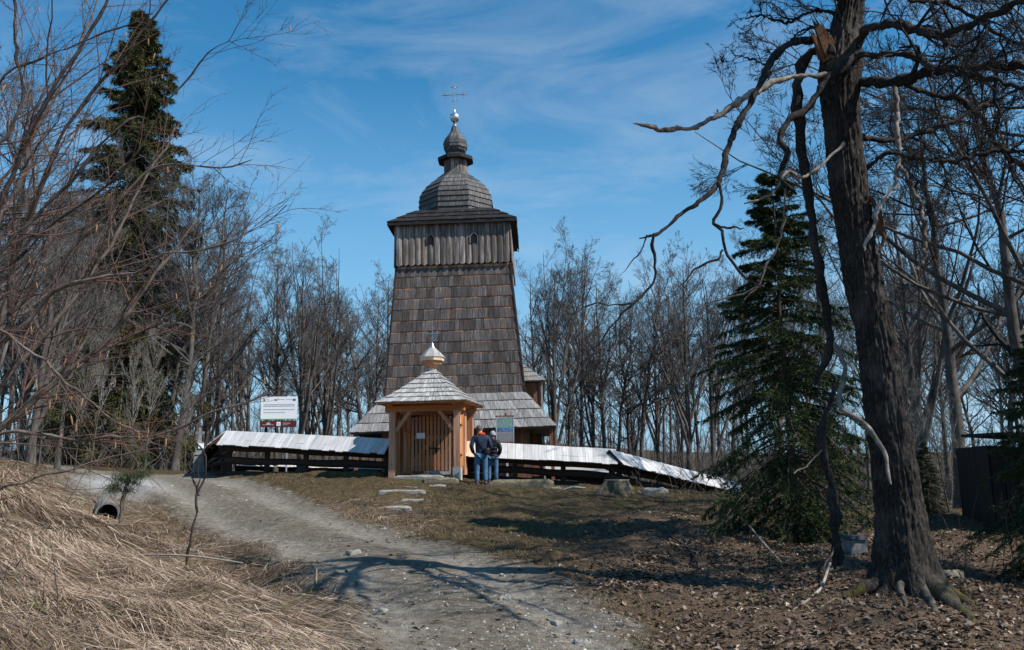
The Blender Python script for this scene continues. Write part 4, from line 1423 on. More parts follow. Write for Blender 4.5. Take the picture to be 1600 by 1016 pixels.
# ------------------------------------------------------------------ spruces
def spruce(seed, h, R, whorl, per, nb_, nn, nl, nw, droop, mat, barem=0.06, lo=0.5, sparse=1.0):
    g = np.random.default_rng(seed)
    t = np.linspace(0, 1, 14)
    tr = np.stack([np.cumsum(g.normal(size=14)) * .012 * h / 7, np.cumsum(g.normal(size=14)) * .012 * h / 7, t * h], -1)
    tr[0, 2] = -.25
    rr = 0.011 * h * (1 - t) + .008
    tm = MB()
    tubes(tr[None], rr[None], 8, tm)
    nwh = int(h * (1 - barem) / whorl)
    zf = np.repeat(barem + (1 - barem) * (np.arange(nwh) / nwh) ** 1.0, per)
    K = len(zf)
    zf = np.clip(zf + g.uniform(-.5, .5, K) * whorl / h, barem, .985)
    keep = g.uniform(size=K) < sparse
    zf = zf[keep]
    K = len(zf)
    az = g.uniform(0, 2 * math.pi, K)
    prof = np.minimum((1 - zf) ** 0.85 * 1.05, .45 + zf * 2.2)
    L = R * prof * g.uniform(.55, 1.22, K) + .06 * h / 7
    p = np.stack([np.interp(zf, t, tr[:, 0]), np.interp(zf, t, tr[:, 1]), zf * h], -1)
    d = np.stack([np.cos(az), np.sin(az), 0.45 * (zf - lo)], -1)
    n = 9
    out = [p]
    for j in range(n - 1):
        f = j / (n - 1)
        dz = -droop * (1 - zf) * (1.1 - 1.7 * f)
        d = nrm(d + np.stack([g.normal(size=K) * .05, g.normal(size=K) * .05, dz * .35 + g.normal(size=K) * .03], -1))
        out.append(out[-1] + d * (L / (n - 1))[:, None])
    br_ = np.stack(out, 1)
    rb = (0.004 * h / 7 + .012 * L)[:, None] * np.linspace(1, .15, n)[None] * .8
    tubes(br_, rb, 4, tm)
    # branchlets, in the plane of each bough
    idx = np.repeat(np.arange(K), nb_)
    tt = np.tile(np.linspace(.14, .98, nb_), K) + g.uniform(-.03, .03, K * nb_)
    ft = np.clip(tt, 0, .999) * (n - 1)
    i = ft.astype(int)
    w = (ft - i)[:, None]
    q0 = br_[idx, i] * (1 - w) + br_[idx, i + 1] * w
    tg = nrm(br_[idx, i + 1] - br_[idx, i])
    sd = np.tile(np.where(np.arange(nb_) % 2, 1, -1), K)[:, None]
    sidev = nrm(np.cross(tg, np.array((0, 0, 1.0)))) * sd
    dv = nrm(tg * .75 + sidev * g.uniform(.5, 1.0, (len(idx), 1)) + np.c_[np.zeros((len(idx), 2)), g.uniform(-.45, .12, len(idx)) * droop * 2])
    l2 = L[idx] * .34 * (1.08 - tt) * g.uniform(.6, 1.3, len(idx)) + .07 * h / 7
    m = 4
    o2 = [q0]
    for j in range(m - 1):
        dv = nrm(dv + np.array((0, 0, -.10 * droop * 2)) + g.normal(size=dv.shape) * .06)
        o2.append(o2[-1] + dv * (l2 / (m - 1))[:, None])
    bl = np.stack(o2, 1)
    cm_ = MB()
    allp = np.concatenate([bl, br_[:, [3, 5, 7, 8]]])
    K2 = len(allp)
    ii = np.repeat(np.arange(K2), nn)
    u = g.uniform(0, 1, len(ii)) * (m - 1)
    i = np.clip(u.astype(int), 0, m - 2)
    w = (u - i)[:, None]
    b0 = allp[ii, i] * (1 - w) + allp[ii, i + 1] * w
    tg = nrm(allp[ii, i + 1] - allp[ii, i])
    rv = g.normal(size=tg.shape)
    rv = nrm(rv - (rv * tg).sum(1, keepdims=True) * tg)
    dn = nrm(tg * g.uniform(.4, 1.0, (len(ii), 1)) + rv * .75)
    wv = nrm(np.cross(dn, g.normal(size=dn.shape))) * nw
    ln = (nl * g.uniform(.7, 1.25, len(ii)))[:, None]
    va = np.clip(g.normal(.5, .16, K2)[ii] + g.normal(size=len(ii)) * .12 + .12 * (u / (m - 1)), 0, 1)
    va = np.where(g.uniform(size=K2)[ii] > .985, 1.0, va)
    tri = np.stack([b0 - wv, b0 + wv, b0 + dn * ln], 1)
    cm_.add(tri.reshape(-1, 3), t=np.arange(len(ii) * 3).reshape(-1, 3), va=np.repeat(va, 3))
    return tm.mesh('trunk', M['sprucebark'], smooth=True, uv=False), cm_.mesh('boughs', mat, var=True, uv=False)


def place_spruce(px, py, d, top, meshes, h0, label, group=None, rot=0.0, name='spruce_tree'):
    b = P(px, py, d)
    z = gz(b[0], b[1])
    h = P(px, top, d)[2] - z
    r = thing(name, label, 'spruce', (b[0], b[1], z), rot, group)
    r.scale = (h / h0,) * 3
    link('trunk', meshes[0], r)
    link('boughs', meshes[1], r)
    return r


SPA = spruce(3, 7.0, 2.55, .26, 9, 22, 50, .068, .0072, .55, M['needle'], barem=.05, sparse=.97)
SPB = spruce(4, 24.0, 6.0, .58, 9, 18, 40, .24, .026, .9, M['needle2'], barem=.07, sparse=.95)
place_spruce(1246, 850, 16.0, 262, SPA, 7.0, 'dark green spruce with low boughs between roofed fence and oak', rot=.4)
place_spruce(180, 735, 46.0, 18, SPB, 24.0, 'very tall olive green spruce standing behind the hazel on the left', rot=1.0)
place_spruce(1668, 870, 11.5, 470, SPA, 7.0, 'dark spruce reaching in at the right edge before the shed', rot=2.2)
place_spruce(1455, 840, 21.0, 690, SPA, 7.0, 'small dark spruce just right of the oak trunk', rot=3.0)
place_spruce(100, 735, 60.0, 420, SPB, 24.0, 'distant spruce low behind the hazel stems at the left', rot=2.0)


# ------------------------------------------------------------------ the old oak
def ztr(pts, d0, sc=2.42, ox=960, oy=0, dd=0.0):
    """points (x, y, r) read from an enlarged crop -> px"""
    return [(ox + x / sc, oy + y / sc, r / sc) for x, y, r in pts]


OD = 10.5
trunk_px = [(1428, 975, 58), (1421, 925, 50), (1413, 868, 43), (1405, 790, 36), (1393, 700, 33), (1384, 640, 32), (1376, 571, 30.5), (1362, 500, 29.5), (1349, 436, 29), (1338, 370, 28), (1326, 289, 29), (1317, 207, 27.5),
            (1311, 130, 29.5), (1314, 90, 30), (1322, 45, 25), (1330, 0, 22.5), (1340, -70, 20), (1352, -160, 17), (1370, -290, 12), (1395, -430, 6)]
tp_ = np.array([np.r_[P(x, y, OD), r * OD / F / .95] for x, y, r in trunk_px])
base_z = gz(tp_[0, 0], OD)
tp_[0, 2] = base_z - .18
root_loc = np.array((tp_[0, 0], OD, base_z))
oak = thing('old_oak_tree', 'big old oak with rough bark, mossy roots and broken limbs at the right', 'tree', root_loc)
sp_ = spline(tp_, 520)
K = 150
th = np.arange(K) / K * 2 * math.pi
ring = np.stack([np.cos(th), np.sin(th), np.zeros(K)], -1)
hgt = sp_[:, 2] - base_z
lobes = np.array([0.35, 1.5, 2.75, 3.6, 4.55, 5.55])
amp = np.array([.36, .12, .30, .24, .34, .30])
flare = np.zeros((520, K))
for l, a in zip(lobes, amp):
    dth = (th[None] - l + math.pi) % (2 * math.pi) - math.pi
    flare += a * np.exp(-(dth / .30) ** 2) * np.exp(-np.clip(hgt, 0, 9)[:, None] / .17)
tw = th[None] + .25 * np.sin(hgt[:, None] * .8) + 0.02 * vn(np.stack([np.cos(th)[None] * 3 + 0 * hgt[:, None], np.sin(th)[None] * 3 + 0 * hgt[:, None], hgt[:, None] * 2 + 0 * th[None]], -1))
c1, s1 = np.cos(tw), np.sin(tw)
q3 = np.stack([c1 * 6.5, s1 * 6.5, hgt[:, None] * 2.6 + 0 * c1], -1)
ridge = 1 - np.abs(vn(q3 + .35 * vn(q3 * 1.7)[..., None]))
q4 = np.stack([c1 * 13, s1 * 13, hgt[:, None] * 9 + 0 * c1], -1)
ridge2 = 1 - np.abs(vn(q4))
lump = vn(np.stack([c1 * 1.4, s1 * 1.4, hgt[:, None] * 1.6 + 0 * c1], -1))
knob = np.exp(-((hgt - (P(1311, 112, OD)[2] - base_z)) / .22) ** 2)[:, None] * .04
rad = .91 * sp_[:, 3][:, None] * (1 + .05 * lump) + .034 * (ridge ** 3 - .5) + .020 * (ridge2 ** 2 - .5) + flare + knob
vv = sp_[:, None, :3] + ring[None] * rad[..., None] - root_loc
idx = np.arange(520 * K).reshape(520, K)
q = np.stack([idx[:-1], np.roll(idx[:-1], -1, 1), np.roll(idx[1:], -1, 1), idx[1:]], -1).reshape(-1, 4)
tmb = MB().add(vv.reshape(-1, 3), q=q)
tmb.build('trunk', M['oak'], oak, smooth=True, uv=False)


def oak_limb(name, pts, mat, d0=OD, dd=0.0, n=90, sides=12, jit=.022, parent=None, seed=1, org=None, rs=1.0):
    """limb through px points (x,y,r); d runs from d0 to d0+dd"""
    g = np.random.default_rng(seed)
    m = len(pts)
    A = np.array([np.r_[P(x, y, d0 + dd * i / (m - 1)), rs * r * (d0 + dd * i / (m - 1)) / F / .95] for i, (x, y, r) in enumerate(pts)])
    sp = spline(A, n)
    pth = sp[:, :3] + vn(np.stack([np.linspace(0, n / 3.2, n) + 7 * k + seed for k in range(3)], -1)[:, None, :].repeat(3, 1) + np.arange(3)[None, :, None] * 11.3) * jit
    r = np.maximum(sp[:, 3], .003) * (1 + .30 * vn(np.stack([np.linspace(0, n / 2.3, n) + seed, np.zeros(n), np.zeros(n)], -1)))
    og = root_loc if org is None else org
    mb = MB()
    tubes((pth - og)[None], r[None], sides, mb)
    v0 = mb.v[0].reshape(n, sides, 3)
    cen = (pth - og)[:, None]
    v0 = cen + (v0 - cen) * (1 + .24 * vn(v0 * np.array((30, 30, 18)) + seed) + .14 * vn(v0 * 9 + seed))[..., None]
    mb.v[0] = v0.reshape(-1, 3)
    cap_ends(mb, (pth - og)[-1], v0[-1])
    cap_ends(mb, (pth - og)[0], v0[0])
    mb.build(name, mat, oak if parent is None else parent, smooth=True, uv=False)
    return pth - og, r


LP, LR = [], []


def keepl(a, m=40):
    LP.append(a[0])
    LR.append(a[1])


# limbs on the left
B1 = ztr([(790, 150, 15), (720, 152, 15), (640, 180, 14), (590, 235, 14), (555, 310, 13), (510, 395, 12), (460, 480, 12), (430, 555, 11), (415, 630, 10), (390, 695, 10), (330, 760, 9), (240, 820, 8), (150, 885, 6), (95, 900, 3)], OD)
oak_limb('drooping_limb', B1, M['oaklimb'], OD, -2.0, seed=2)
oak_limb('drooping_twig', ztr([(150, 883, 6), (143, 920, 6), (160, 1000, 6), (157, 1058, 6), (140, 1085, 6), (70, 1150, 5), (0, 1220, 4), (-60, 1300, 2.5)], OD), M['oaklimb'], OD - 1.92, -.2, seed=3, n=24, sides=6)
oak_limb('drooping_twig', ztr([(70, 1150, 4), (-10, 1155, 3.5), (-80, 1150, 3), (-170, 1195, 2)], OD), M['oaklimb'], OD - 2.05, -.2, seed=4, n=18, sides=6)
oak_limb('drooping_twig', ztr([(10, 1215, 4), (5, 1290, 3), (-30, 1330, 2)], OD), M['oaklimb'], OD - 2.05, -.1, seed=5, n=14, sides=6)
oak_limb('drooping_twig', ztr([(400, 688, 7), (405, 770, 7), (375, 848, 6), (400, 872, 5.5), (415, 935, 5.5), (455, 1000, 5), (505, 1060, 4), (560, 1080, 3), (640, 1100, 2)], OD), M['oaklimb'], OD - 1.45, -.3, seed=6, n=26, sides=6)
oak_limb('drooping_twig', ztr([(375, 848, 4), (430, 865, 4), (490, 860, 2)], OD), M['oaklimb'], OD - 1.6, -.1, seed=7, n=12, sides=5)
oak_limb('drooping_twig', ztr([(412, 945, 4.5), (385, 985, 4.5), (310, 1010, 4), (280, 1050, 3), (230, 1105, 2)], OD), M['oaklimb'], OD - 1.65, -.2, seed=8, n=16, sides=5)
oak_limb('drooping_twig', ztr([(560, 1085, 4), (480, 1110, 3.5), (380, 1140, 3), (290, 1180, 2)], OD), M['hazel'], OD - 1.7, .1, seed=9, n=16, sides=5)
oak_limb('drooping_twig', ztr([(120, 890, 3), (100, 950, 2.5), (30, 1030, 1.5)], OD), M['oaklimb'], OD - 1.95, -.1, seed=10, n=12, sides=5)
oak_limb('peeled_branch', ztr([(830, 280, 9), (740, 288, 9), (640, 300, 10), (560, 332, 13), (490, 372, 13), (440, 408, 12), (370, 443, 10), (300, 483, 9), (235, 490, 9), (170, 487, 10), (140, 480, 8), (65, 467, 3)], OD), M['peeled'], OD - .25, -.8, seed=11)
oak_limb('curly_branch', ztr([(900, 225, 15), (860, 260, 14), (800, 310, 14), (730, 408, 14), (665, 455, 12), (628, 515, 11), (655, 575, 11), (632, 640, 10), (625, 680, 9), (660, 712, 8), (692, 738, 6)], OD), M['oaklimb'], OD - .3, -.3, seed=12, n=44)
oak_limb('curly_branch', ztr([(870, 540, 6), (810, 600, 7), (740, 660, 8), (700, 672, 8), (655, 650, 6), (620, 708, 5.5), (575, 740, 5), (490, 772, 3)], OD), M['peeled'], OD - .35, -.3, seed=13, n=30, sides=6)
oak_limb('drooping_twig', ztr([(645, 715, 5), (636, 850, 5), (610, 940, 4.5), (575, 1010, 4), (545, 1080, 3), (490, 1130, 2)], OD), M['hazel'], OD - .55, -.2, seed=14, n=24, sides=5)
# the long snapped limb hanging down
HL = ztr([(790, 190, 20), (735, 205, 21), (695, 290, 20), (690, 380, 20), (705, 500, 18), (715, 620, 18), (735, 740, 17), (755, 900, 16), (775, 1010, 16)], OD) + \
    [(960 + x / 2.21, 300 + y / 2.21, r / 2.21) for x, y, r in [(715, 330, 17), (735, 430, 15), (742, 510, 15), (725, 590, 13), (692, 668, 9)]]
oak_limb('hanging_limb', HL, M['oaklimb'], OD - .1, .5, seed=15, n=60)
oak_limb('hanging_twig', [(960 + x / 2.21, 300 + y / 2.21, r / 2.21) for x, y, r in [(742, 510, 10), (785, 580, 10), (796, 640, 9), (778, 705, 9), (800, 755, 9), (855, 795, 9), (900, 850, 8), (938, 920, 7), (955, 1010, 4)]], M['peeled'], OD + .35, -.75, seed=16, n=34, sides=7)
# broken stub and shard
oak_limb('broken_stub', ztr([(850, 225, 28), (815, 200, 26), (795, 180, 22)], OD), M['oaklimb'], OD - .1, -.1, seed=17, n=14, jit=.03)
for k_, (x0, y0, x1, y1, w0, dq) in enumerate([(1296, 92, 1266, 18, .075, .26), (1302, 84, 1277, 28, .06, .22), (1290, 96, 1262, 40, .05, .24), (1306, 78, 1290, 48, .05, .20), (1284, 92, 1272, 58, .06, .18)]):
    pa, pb = P(x0, y0, OD - dq + .08) - root_loc, P(x1, y1, OD - dq - .03) - root_loc
    ax_ = nrm(pb - pa)
    sd_ = nrm(np.cross(ax_, np.array((0, 1.0, 0))))
    bk_ = np.cross(sd_, ax_)
    md_ = pa + (pb - pa) * .72
    w0 = w0 * .62
    VV = [pa - sd_ * w0 - bk_ * .03, pa + sd_ * w0 - bk_ * .03, pa + sd_ * w0 + bk_ * .03, pa - sd_ * w0 + bk_ * .03, md_ - sd_ * w0 * .8 - bk_ * .02, md_ + sd_ * w0 * .6 - bk_ * .02, md_ + sd_ * w0 * .6 + bk_ * .015, md_ - sd_ * w0 * .8 + bk_ * .015]
    mb = MB().add(VV, q=HEXQ)
    for sx_, tl in ((-.6, 1.0), (.0, .86), (.45, .94)):
        tip = pa + (pb - pa) * tl + sd_ * w0 * sx_ * .6
        base = md_ + sd_ * w0 * sx_ - ax_ * .02
        mb.add([base - sd_ * w0 * .3 - bk_ * .015, base + sd_ * w0 * .3 - bk_ * .015, base + bk_ * .015, tip], t=[(0, 1, 3), (1, 2, 3), (2, 0, 3)])
    mb.build('splinter', M['heart'], oak, uv=False)
oak_limb('broken_stub', ztr([(960, 740, 9), (985, 770, 11), (1005, 830, 12), (1020, 890, 9), (1002, 950, 4)], OD), M['heart'], OD - .15, -.1, seed=18, n=16, jit=.02)
# limbs on the right
RB = [
    ('limb', [(890, 210, 18), (950, 120, 17), (1030, 92, 17), (1085, 98, 16), (1200, 130, 16), (1300, 110, 15), (1400, 70, 15), (1548, 0, 13), (1700, -90, 11), (1850, -160, 7)], M['oaklimb'], OD, -3.6),
    ('limb', [(890, 215, 14), (1000, 207, 12), (1130, 212, 12), (1215, 258, 11), (1400, 292, 10), (1560, 330, 8), (1750, 300, 6)], M['oaklimb'], OD - .1, -3.2),
    ('limb', [(890, 330, 22), (940, 310, 22), (1030, 312, 21), (1130, 290, 20), (1220, 265, 18), (1400, 255, 17), (1548, 250, 16), (1750, 230, 14), (1900, 240, 9)], M['oaklimb'], OD + .1, -2.2),
    ('limb', [(1090, 315, 10), (1220, 365, 10), (1300, 372, 10), (1390, 450, 10), (1450, 550, 9), (1548, 640, 8), (1640, 700, 5)], M['oaklimb'], OD + .2, .6),
    ('limb', [(910, 505, 14), (1000, 530, 12), (1100, 520, 10), (1250, 470, 9), (1400, 400, 8), (1548, 330, 6), (1650, 300, 4)], M['oaklimb'], OD, 1.2),
    ('limb', [(900, 690, 10), (970, 620, 9), (1040, 580, 8), (1250, 612, 8), (1400, 580, 9), (1548, 570, 8), (1660, 590, 5)], M['oaklimb'], OD, -.7),
    ('hanging_dead_branch', [(1058, 315, 9), (1068, 450, 9), (1075, 600, 8), (1060, 700, 8), (1000, 780, 8), (975, 870, 7), (940, 950, 3)], M['peeled'], OD - .1, -.5),
    ('hanging_dead_branch', [(1078, 630, 8), (1150, 760, 8), (1175, 880, 8), (1165, 990, 6), (1130, 1030, 3)], M['hazel'], OD - .35, -.2),
    ('limb', [(900, 60, 11), (980, -40, 10), (1120, 0, 9), (1280, 20, 8), (1420, 110, 7), (1548, 170, 6), (1650, 190, 4)], M['oaklimb'], OD + .2, 1.5),
    ('limb', [(850, 60, 7), (760, 40, 6), (650, 85, 5), (560, 60, 4), (500, 70, 2.5)], M['oaklimb'], OD, .8),
    ('limb', [(850, 130, 6), (720, 110, 5), (600, 235, 4), (520, 225, 3), (450, 205, 2)], M['oaklimb'], OD + .2, .8),
    ('limb', [(870, 20, 22), (800, -120, 19), (680, -260, 16), (520, -330, 12), (380, -330, 7)], M['oaklimb'], OD, -1.6),
    ('limb', [(880, -60, 24), (960, -200, 20), (1080, -330, 17), (1180, -420, 13), (1260, -480, 8)], M['oaklimb'], OD, -3.8),
    ('limb', [(875, -20, 22), (900, -180, 18), (860, -330, 14), (900, -470, 9)], M['oaklimb'], OD, -3.4),
    ('limb', [(890, -160, 12), (800, -330, 10), (650, -480, 8), (500, -560, 5)], M['oaklimb'], OD, 1.2),
]
for i, (nm, pts, mt, d0, dd_) in enumerate(RB):
    a = oak_limb(nm, ztr(pts, OD), mt, d0, dd_, seed=30 + i, sides=8)
    if nm == 'limb':
        keepl(a)
LP, LR = np.array(LP), np.array(LR)
Ll = np.linalg.norm(np.diff(LP, axis=1), axis=2).sum(1)
g = np.random.default_rng(91)
tm = MB()
t1, r1, l1 = grow(LP, LR, Ll, g, 16, .15, 1.0, .85, .38, 9, .22, .01, .5, .006, shrink=.45)
tubes(t1, r1, 5, tm)
t2, r2, l2 = grow(t1, r1, l1, g, 8, .15, 1.0, .85, .46, 6, .24, .0, .55, .0042, shrink=.5)
tubes(t2, r2, 4, tm)
t3, r3, l3 = grow(t2, r2, l2, g, 6, .1, 1.0, .8, .5, 4, .24, .0, .6, .003)
tubes(t3, r3, 3, tm)
t4, r4, l4 = grow(t3, r3, l3, g, 2, .2, 1.0, .7, .6, 2, .2, .0, .7, .0022)
tubes(t4, r4, 3, tm)
tm.build('twigs', M['oaklimb'], oak, uv=False)
# surface roots
for i, (pts, mt) in enumerate([([(1440, 910, 20), (1468, 950, 18), (1496, 985, 14), (1522, 1018, 8), (1538, 1035, 3)], M['oak']),
                               ([(1415, 940, 8), (1412, 960, 6), (1416, 980, 4), (1420, 992, 2)], M['stump']), ([(1440, 950, 9), (1450, 975, 7), (1464, 1000, 5), (1472, 1014, 2)], M['stump']),
                               ([(1385, 930, 14), (1350, 925, 10), (1310, 930, 7), (1270, 940, 4)], M['oak'])]):
    m_ = len(pts)
    A = []
    for k, (x, y, r) in enumerate(pts):
        dq = OD - [1.5, 1.0, 1.35, .1][i] * k / (m_ - 1) - .1
        p = P(x, y, dq)
        rr = r * dq / F
        A.append(np.r_[p[0], p[1], gz(p[0], p[1]) + rr * (.3 - 1.0 * k / (m_ - 1)) + (.20 if k == 0 else (.08 if k == 1 else 0)), rr])
    s_ = spline(np.array(A), 26)
    mb = MB()
    wob = vn(np.stack([np.linspace(0, 6, 26) + i * 5, np.zeros(26), np.zeros(26)], -1)) * .02
    tubes((s_[:, :3] + np.stack([wob, wob * 0, wob], -1) - root_loc)[None], s_[:, 3][None] * (1 + wob * 6), 12, mb)
    mb.build('root', mt, oak, smooth=True, uv=False)

# thin dead tree beside the oak
dtp = [(1080 + x / 2.70, 640 + y / 2.70, r / 2.70) for x, y, r in [(622, 700, 26), (620, 660, 21), (614, 560, 19), (604, 450, 18), (590, 330, 17), (570, 230, 16), (546, 130, 15), (560, 50, 12), (590, -40, 9), (600, -110, 5)]]
b_ = gp(1310, 888, 12.4)
dead = thing('dead_sapling', 'thin crooked dead tree trunk between the spruce and the oak', 'tree', b_)
oak_limb('trunk', dtp, M['oak'], 12.4, 0.0, parent=dead, seed=60, n=40, org=b_)
oak_limb('branch', [(1286, 700, 1.8), (1270, 720, 1.4), (1240, 740, .8)], M['hazel'], 12.4, -.3, parent=dead, seed=61, n=12, sides=5, org=b_)
oak_limb('branch', [(1302, 800, 1.4), (1335, 780, 1.1), (1370, 788, .7)], M['hazel'], 12.4, -.5, parent=dead, seed=62, n=12, sides=5, org=b_)
oak_limb('branch', [(1306, 850, 1.8), (1285, 890, 1.3), (1265, 925, .8)], M['hazel'], 12.4, -.6, parent=dead, seed=63, n=12, sides=5, org=b_)

# ------------------------------------------------------------------ hazel on the left
hb_ = np.array((-5.6, 6.4))
hz = np.array((hb_[0], hb_[1], gz(*hb_)))
hazel = thing('hazel_bush', 'large bare hazel bush with hanging catkins filling the left foreground', 'bush', hz)
ST = [
    ('dark', [(-160, 640, 5), (-60, 470, 5), (0, 322, 4.6), (62, 178, 4.2), (103, 107, 3.8), (136, 58, 3.3), (169, 0, 2.8), (205, -90, 2)], 6.2, .3),
    ('dark', [(-120, 720, 5), (-20, 575, 5), (8, 518, 4.8), (21, 410, 4.6), (45, 347, 4.4), (99, 207, 3.8), (165, 120, 3.4), (215, 62, 3), (264, 0, 2.5), (310, -70, 1.8)], 6.6, .2),
    ('pale', [(-140, 800, 5), (-30, 640, 4.6), (90, 500, 4.2), (161, 401, 3.8), (182, 372, 3.4), (223, 289, 3), (260, 231, 2.4), (275, 200, 1.5)], 7.2, .4),
    ('pale', [(-140, 800, 6), (0, 671, 5.6), (54, 626, 5.2), (103, 584, 4.8), (178, 522, 4.2), (231, 448, 3.6), (264, 403, 3), (289, 372, 2), (320, 330, 1.2)], 7.0, .2),
    ('pale', [(-160, 720, 4), (0, 679, 3.6), (124, 686, 3.2), (198, 684, 3), (264, 675, 2.4), (351, 638, 1.8), (420, 615, 1.1)], 6.4, -.3),
    ('pale', [(-100, 480, 3), (8, 522, 2.8), (74, 568, 2.6), (112, 601, 2.2), (170, 650, 1.6), (240, 690, 1)], 6.0, -.3),
    ('pale', [(-130, 640, 4.5), (33, 510, 4), (95, 452, 3.8), (165, 432, 3.2), (223, 423, 2.8), (256, 398, 2.5), (306, 390, 2), (364, 378, 1.7), (420, 349, 1.3), (450, 322, .8)], 6.6, -.4),
    ('dark', [(-110, 560, 4), (0, 400, 3.6), (82, 314, 3.2), (157, 231, 2.8), (206, 187, 2.3), (230, 185, 1.4)], 6.0, .3),
    ('pale', [(-110, 620, 4), (60, 450, 3.2), (170, 330, 2.8), (250, 262, 2.3), (330, 262, 1.8), (397, 252, 1)], 6.8, -.2),
    ('dark', [(-140, 560, 3.6), (0, 430, 3), (110, 330, 2.6), (200, 262, 2.2), (270, 150, 1.8), (345, 70, 1.2), (372, 72, .8)], 6.4, -.2),
    ('dark', [(-60, 300, 4), (30, 180, 3.4), (28, 90, 3), (24, 20, 2.6), (30, -80, 2)], 5.8, .2),
    ('pale', [(-100, 400, 3.4), (20, 260, 3), (90, 150, 2.6), (130, 60, 2.2), (152, 0, 1.9), (170, -70, 1.4)], 7.6, .2),
    ('pale', [(-120, 760, 3.6), (30, 640, 3), (140, 560, 2.6), (260, 500, 2), (350, 440, 1.4), (385, 420, .8)], 7.4, -.1),
    ('pale', [(-160, 860, 4), (-10, 770, 3), (70, 745, 2.4), (160, 720, 1.8), (250, 700, 1.0)], 6.0, .2),
    ('dark', [(-120, 300, 3), (0, 130, 2.6), (70, 90, 2.2), (150, 60, 1.8), (240, 20, 1.2)], 6.2, .4),
]
SP_, SR_ = [], []
for i, (kind, pts, d0, dd_) in enumerate(ST):
    st_ = [(-250 + g.uniform(-30, 30), 960, pts[0][2] * 1.1)]
    a = oak_limb('stem', pts, M['hazeldark' if kind == 'dark' else 'hazel'], d0, dd_, n=36, sides=6, parent=hazel, seed=100 + i, org=hz, jit=.02, rs=.72)
    # lower length of the stem down to the stool
    p0 = a[0][0]
    foot = np.array((g.uniform(-.25, .25), g.uniform(-.25, .25), -.05))
    low = spline(np.array([np.r_[foot, a[1][0] * 1.5], np.r_[foot * .4 + p0 * .55 + np.array((-.15, 0, -.1)), a[1][0] * 1.15], np.r_[p0, a[1][0]]]), 12)
    mb = MB()
    tubes(low[None, :, :3], low[None, :, 3], 6, mb)
    mb.build('lower_stem', M['hazel'], hazel, smooth=True, uv=False)
    SP_.append(a[0])
    SR_.append(a[1])
SP_, SR_ = np.array(SP_), np.array(SR_)
Ls = np.linalg.norm(np.diff(SP_, axis=1), axis=2).sum(1)
g = np.random.default_rng(17)
hm = MB()
h1, q1, l1 = grow(SP_, SR_, Ls, g, 20, .12, 1.0, .62, .30, 8, .10, .012, .5, .0026, shrink=.35)
tubes(h1, q1, 4, hm)
h2, q2, l2 = grow(h1, q1, l1, g, 6, .15, 1.0, .62, .42, 5, .11, .008, .6, .0018)
tubes(h2, q2, 3, hm)
h3, q3_, l3 = grow(h2, q2, l2, g, 2, .3, 1.0, .6, .5, 3, .1, .0, .7, .0014)
tubes(h3, q3_, 3, hm)
hm.build('twigs', M['hazeltwig'], hazel, uv=False)
ck = MB()
lathe([(.001, 0), (.0045, -.006), (.0062, -.02), (.0058, -.045), (.004, -.062), (.001, -.07)], 6, ck)
ckm = ck.mesh('catkin', M['catkin'], smooth=True, uv=False)
ends = np.concatenate([h1[:, 5:], h2[:, 2:5]], axis=1) if len(h1) == len(h2) else np.concatenate([h1[:, 5], h1[:, 7], h2[:, 3]])
wpos = ends + hz
u_ = wpos[:, 0] / wpos[:, 1]
ok = np.where((u_ > -.62) & (u_ < -.22) & (wpos[:, 2] > 1.4))[0]
for j in g.choice(ok, 80, replace=False):
    o = link('catkin', ckm, hazel)
    o.location = ends[j]
    s = g.uniform(.55, 1.0)
    o.scale = (s * 1.15, s * 1.15, s)
    o.rotation_euler = (g.uniform(-.25, .25), g.uniform(-.25, .25), 0)

# ------------------------------------------------------------------ ground cover
g = np.random.default_rng(23)


def scatter(N, d0, d1, half=.70):
    d = d0 * (d1 / d0) ** g.uniform(size=N)
    x = g.uniform(-half, half, N) * d * (1 + .6 / d)
    return x, d


def lookup(A, x, y):
    i = np.clip(np.searchsorted(GX, x) - 1, 0, NX - 1)
    j = np.clip(np.searchsorted(GY, y) - 1, 0, NY - 1)
    return A[j, i]


def blades(name, label, x, y, ang, L, w, lift, mat, va, tilt=0.5):
    """bent strips of two segments lying along ang"""
    K = len(x)
    dx, dy = np.cos(ang), np.sin(ang)
    mb = MB()
    rows = []
    f = np.array([0, .45, 1.0])
    for k in range(3):
        bx, by = x + dx * L * f[k], y + dy * L * f[k]
        z = ground(bx, by) + [-.005, 1.0, tilt][k] * lift
        rows.append(np.stack([bx, by, z], -1))
    pr_ = np.stack([-dy, dx, g.uniform(-.4, .4, K)], -1) * w[:, None]
    v = np.stack([rows[0] - pr_, rows[0] + pr_, rows[1] - pr_ * .9, rows[1] + pr_ * .9, rows[2] - pr_ * .15, rows[2] + pr_ * .15], 1)
    b = np.arange(K)[:, None] * 6
    q = np.concatenate([b + np.array([0, 1, 3, 2]), b + np.array([2, 3, 5, 4])])
    mb.add(v.reshape(-1, 3), q=q, va=np.repeat(va, 6))
    o = mb.build(name, mat, var=True, uv=False)
    o['kind'] = 'stuff'
    return tag(o, label, 'grass')


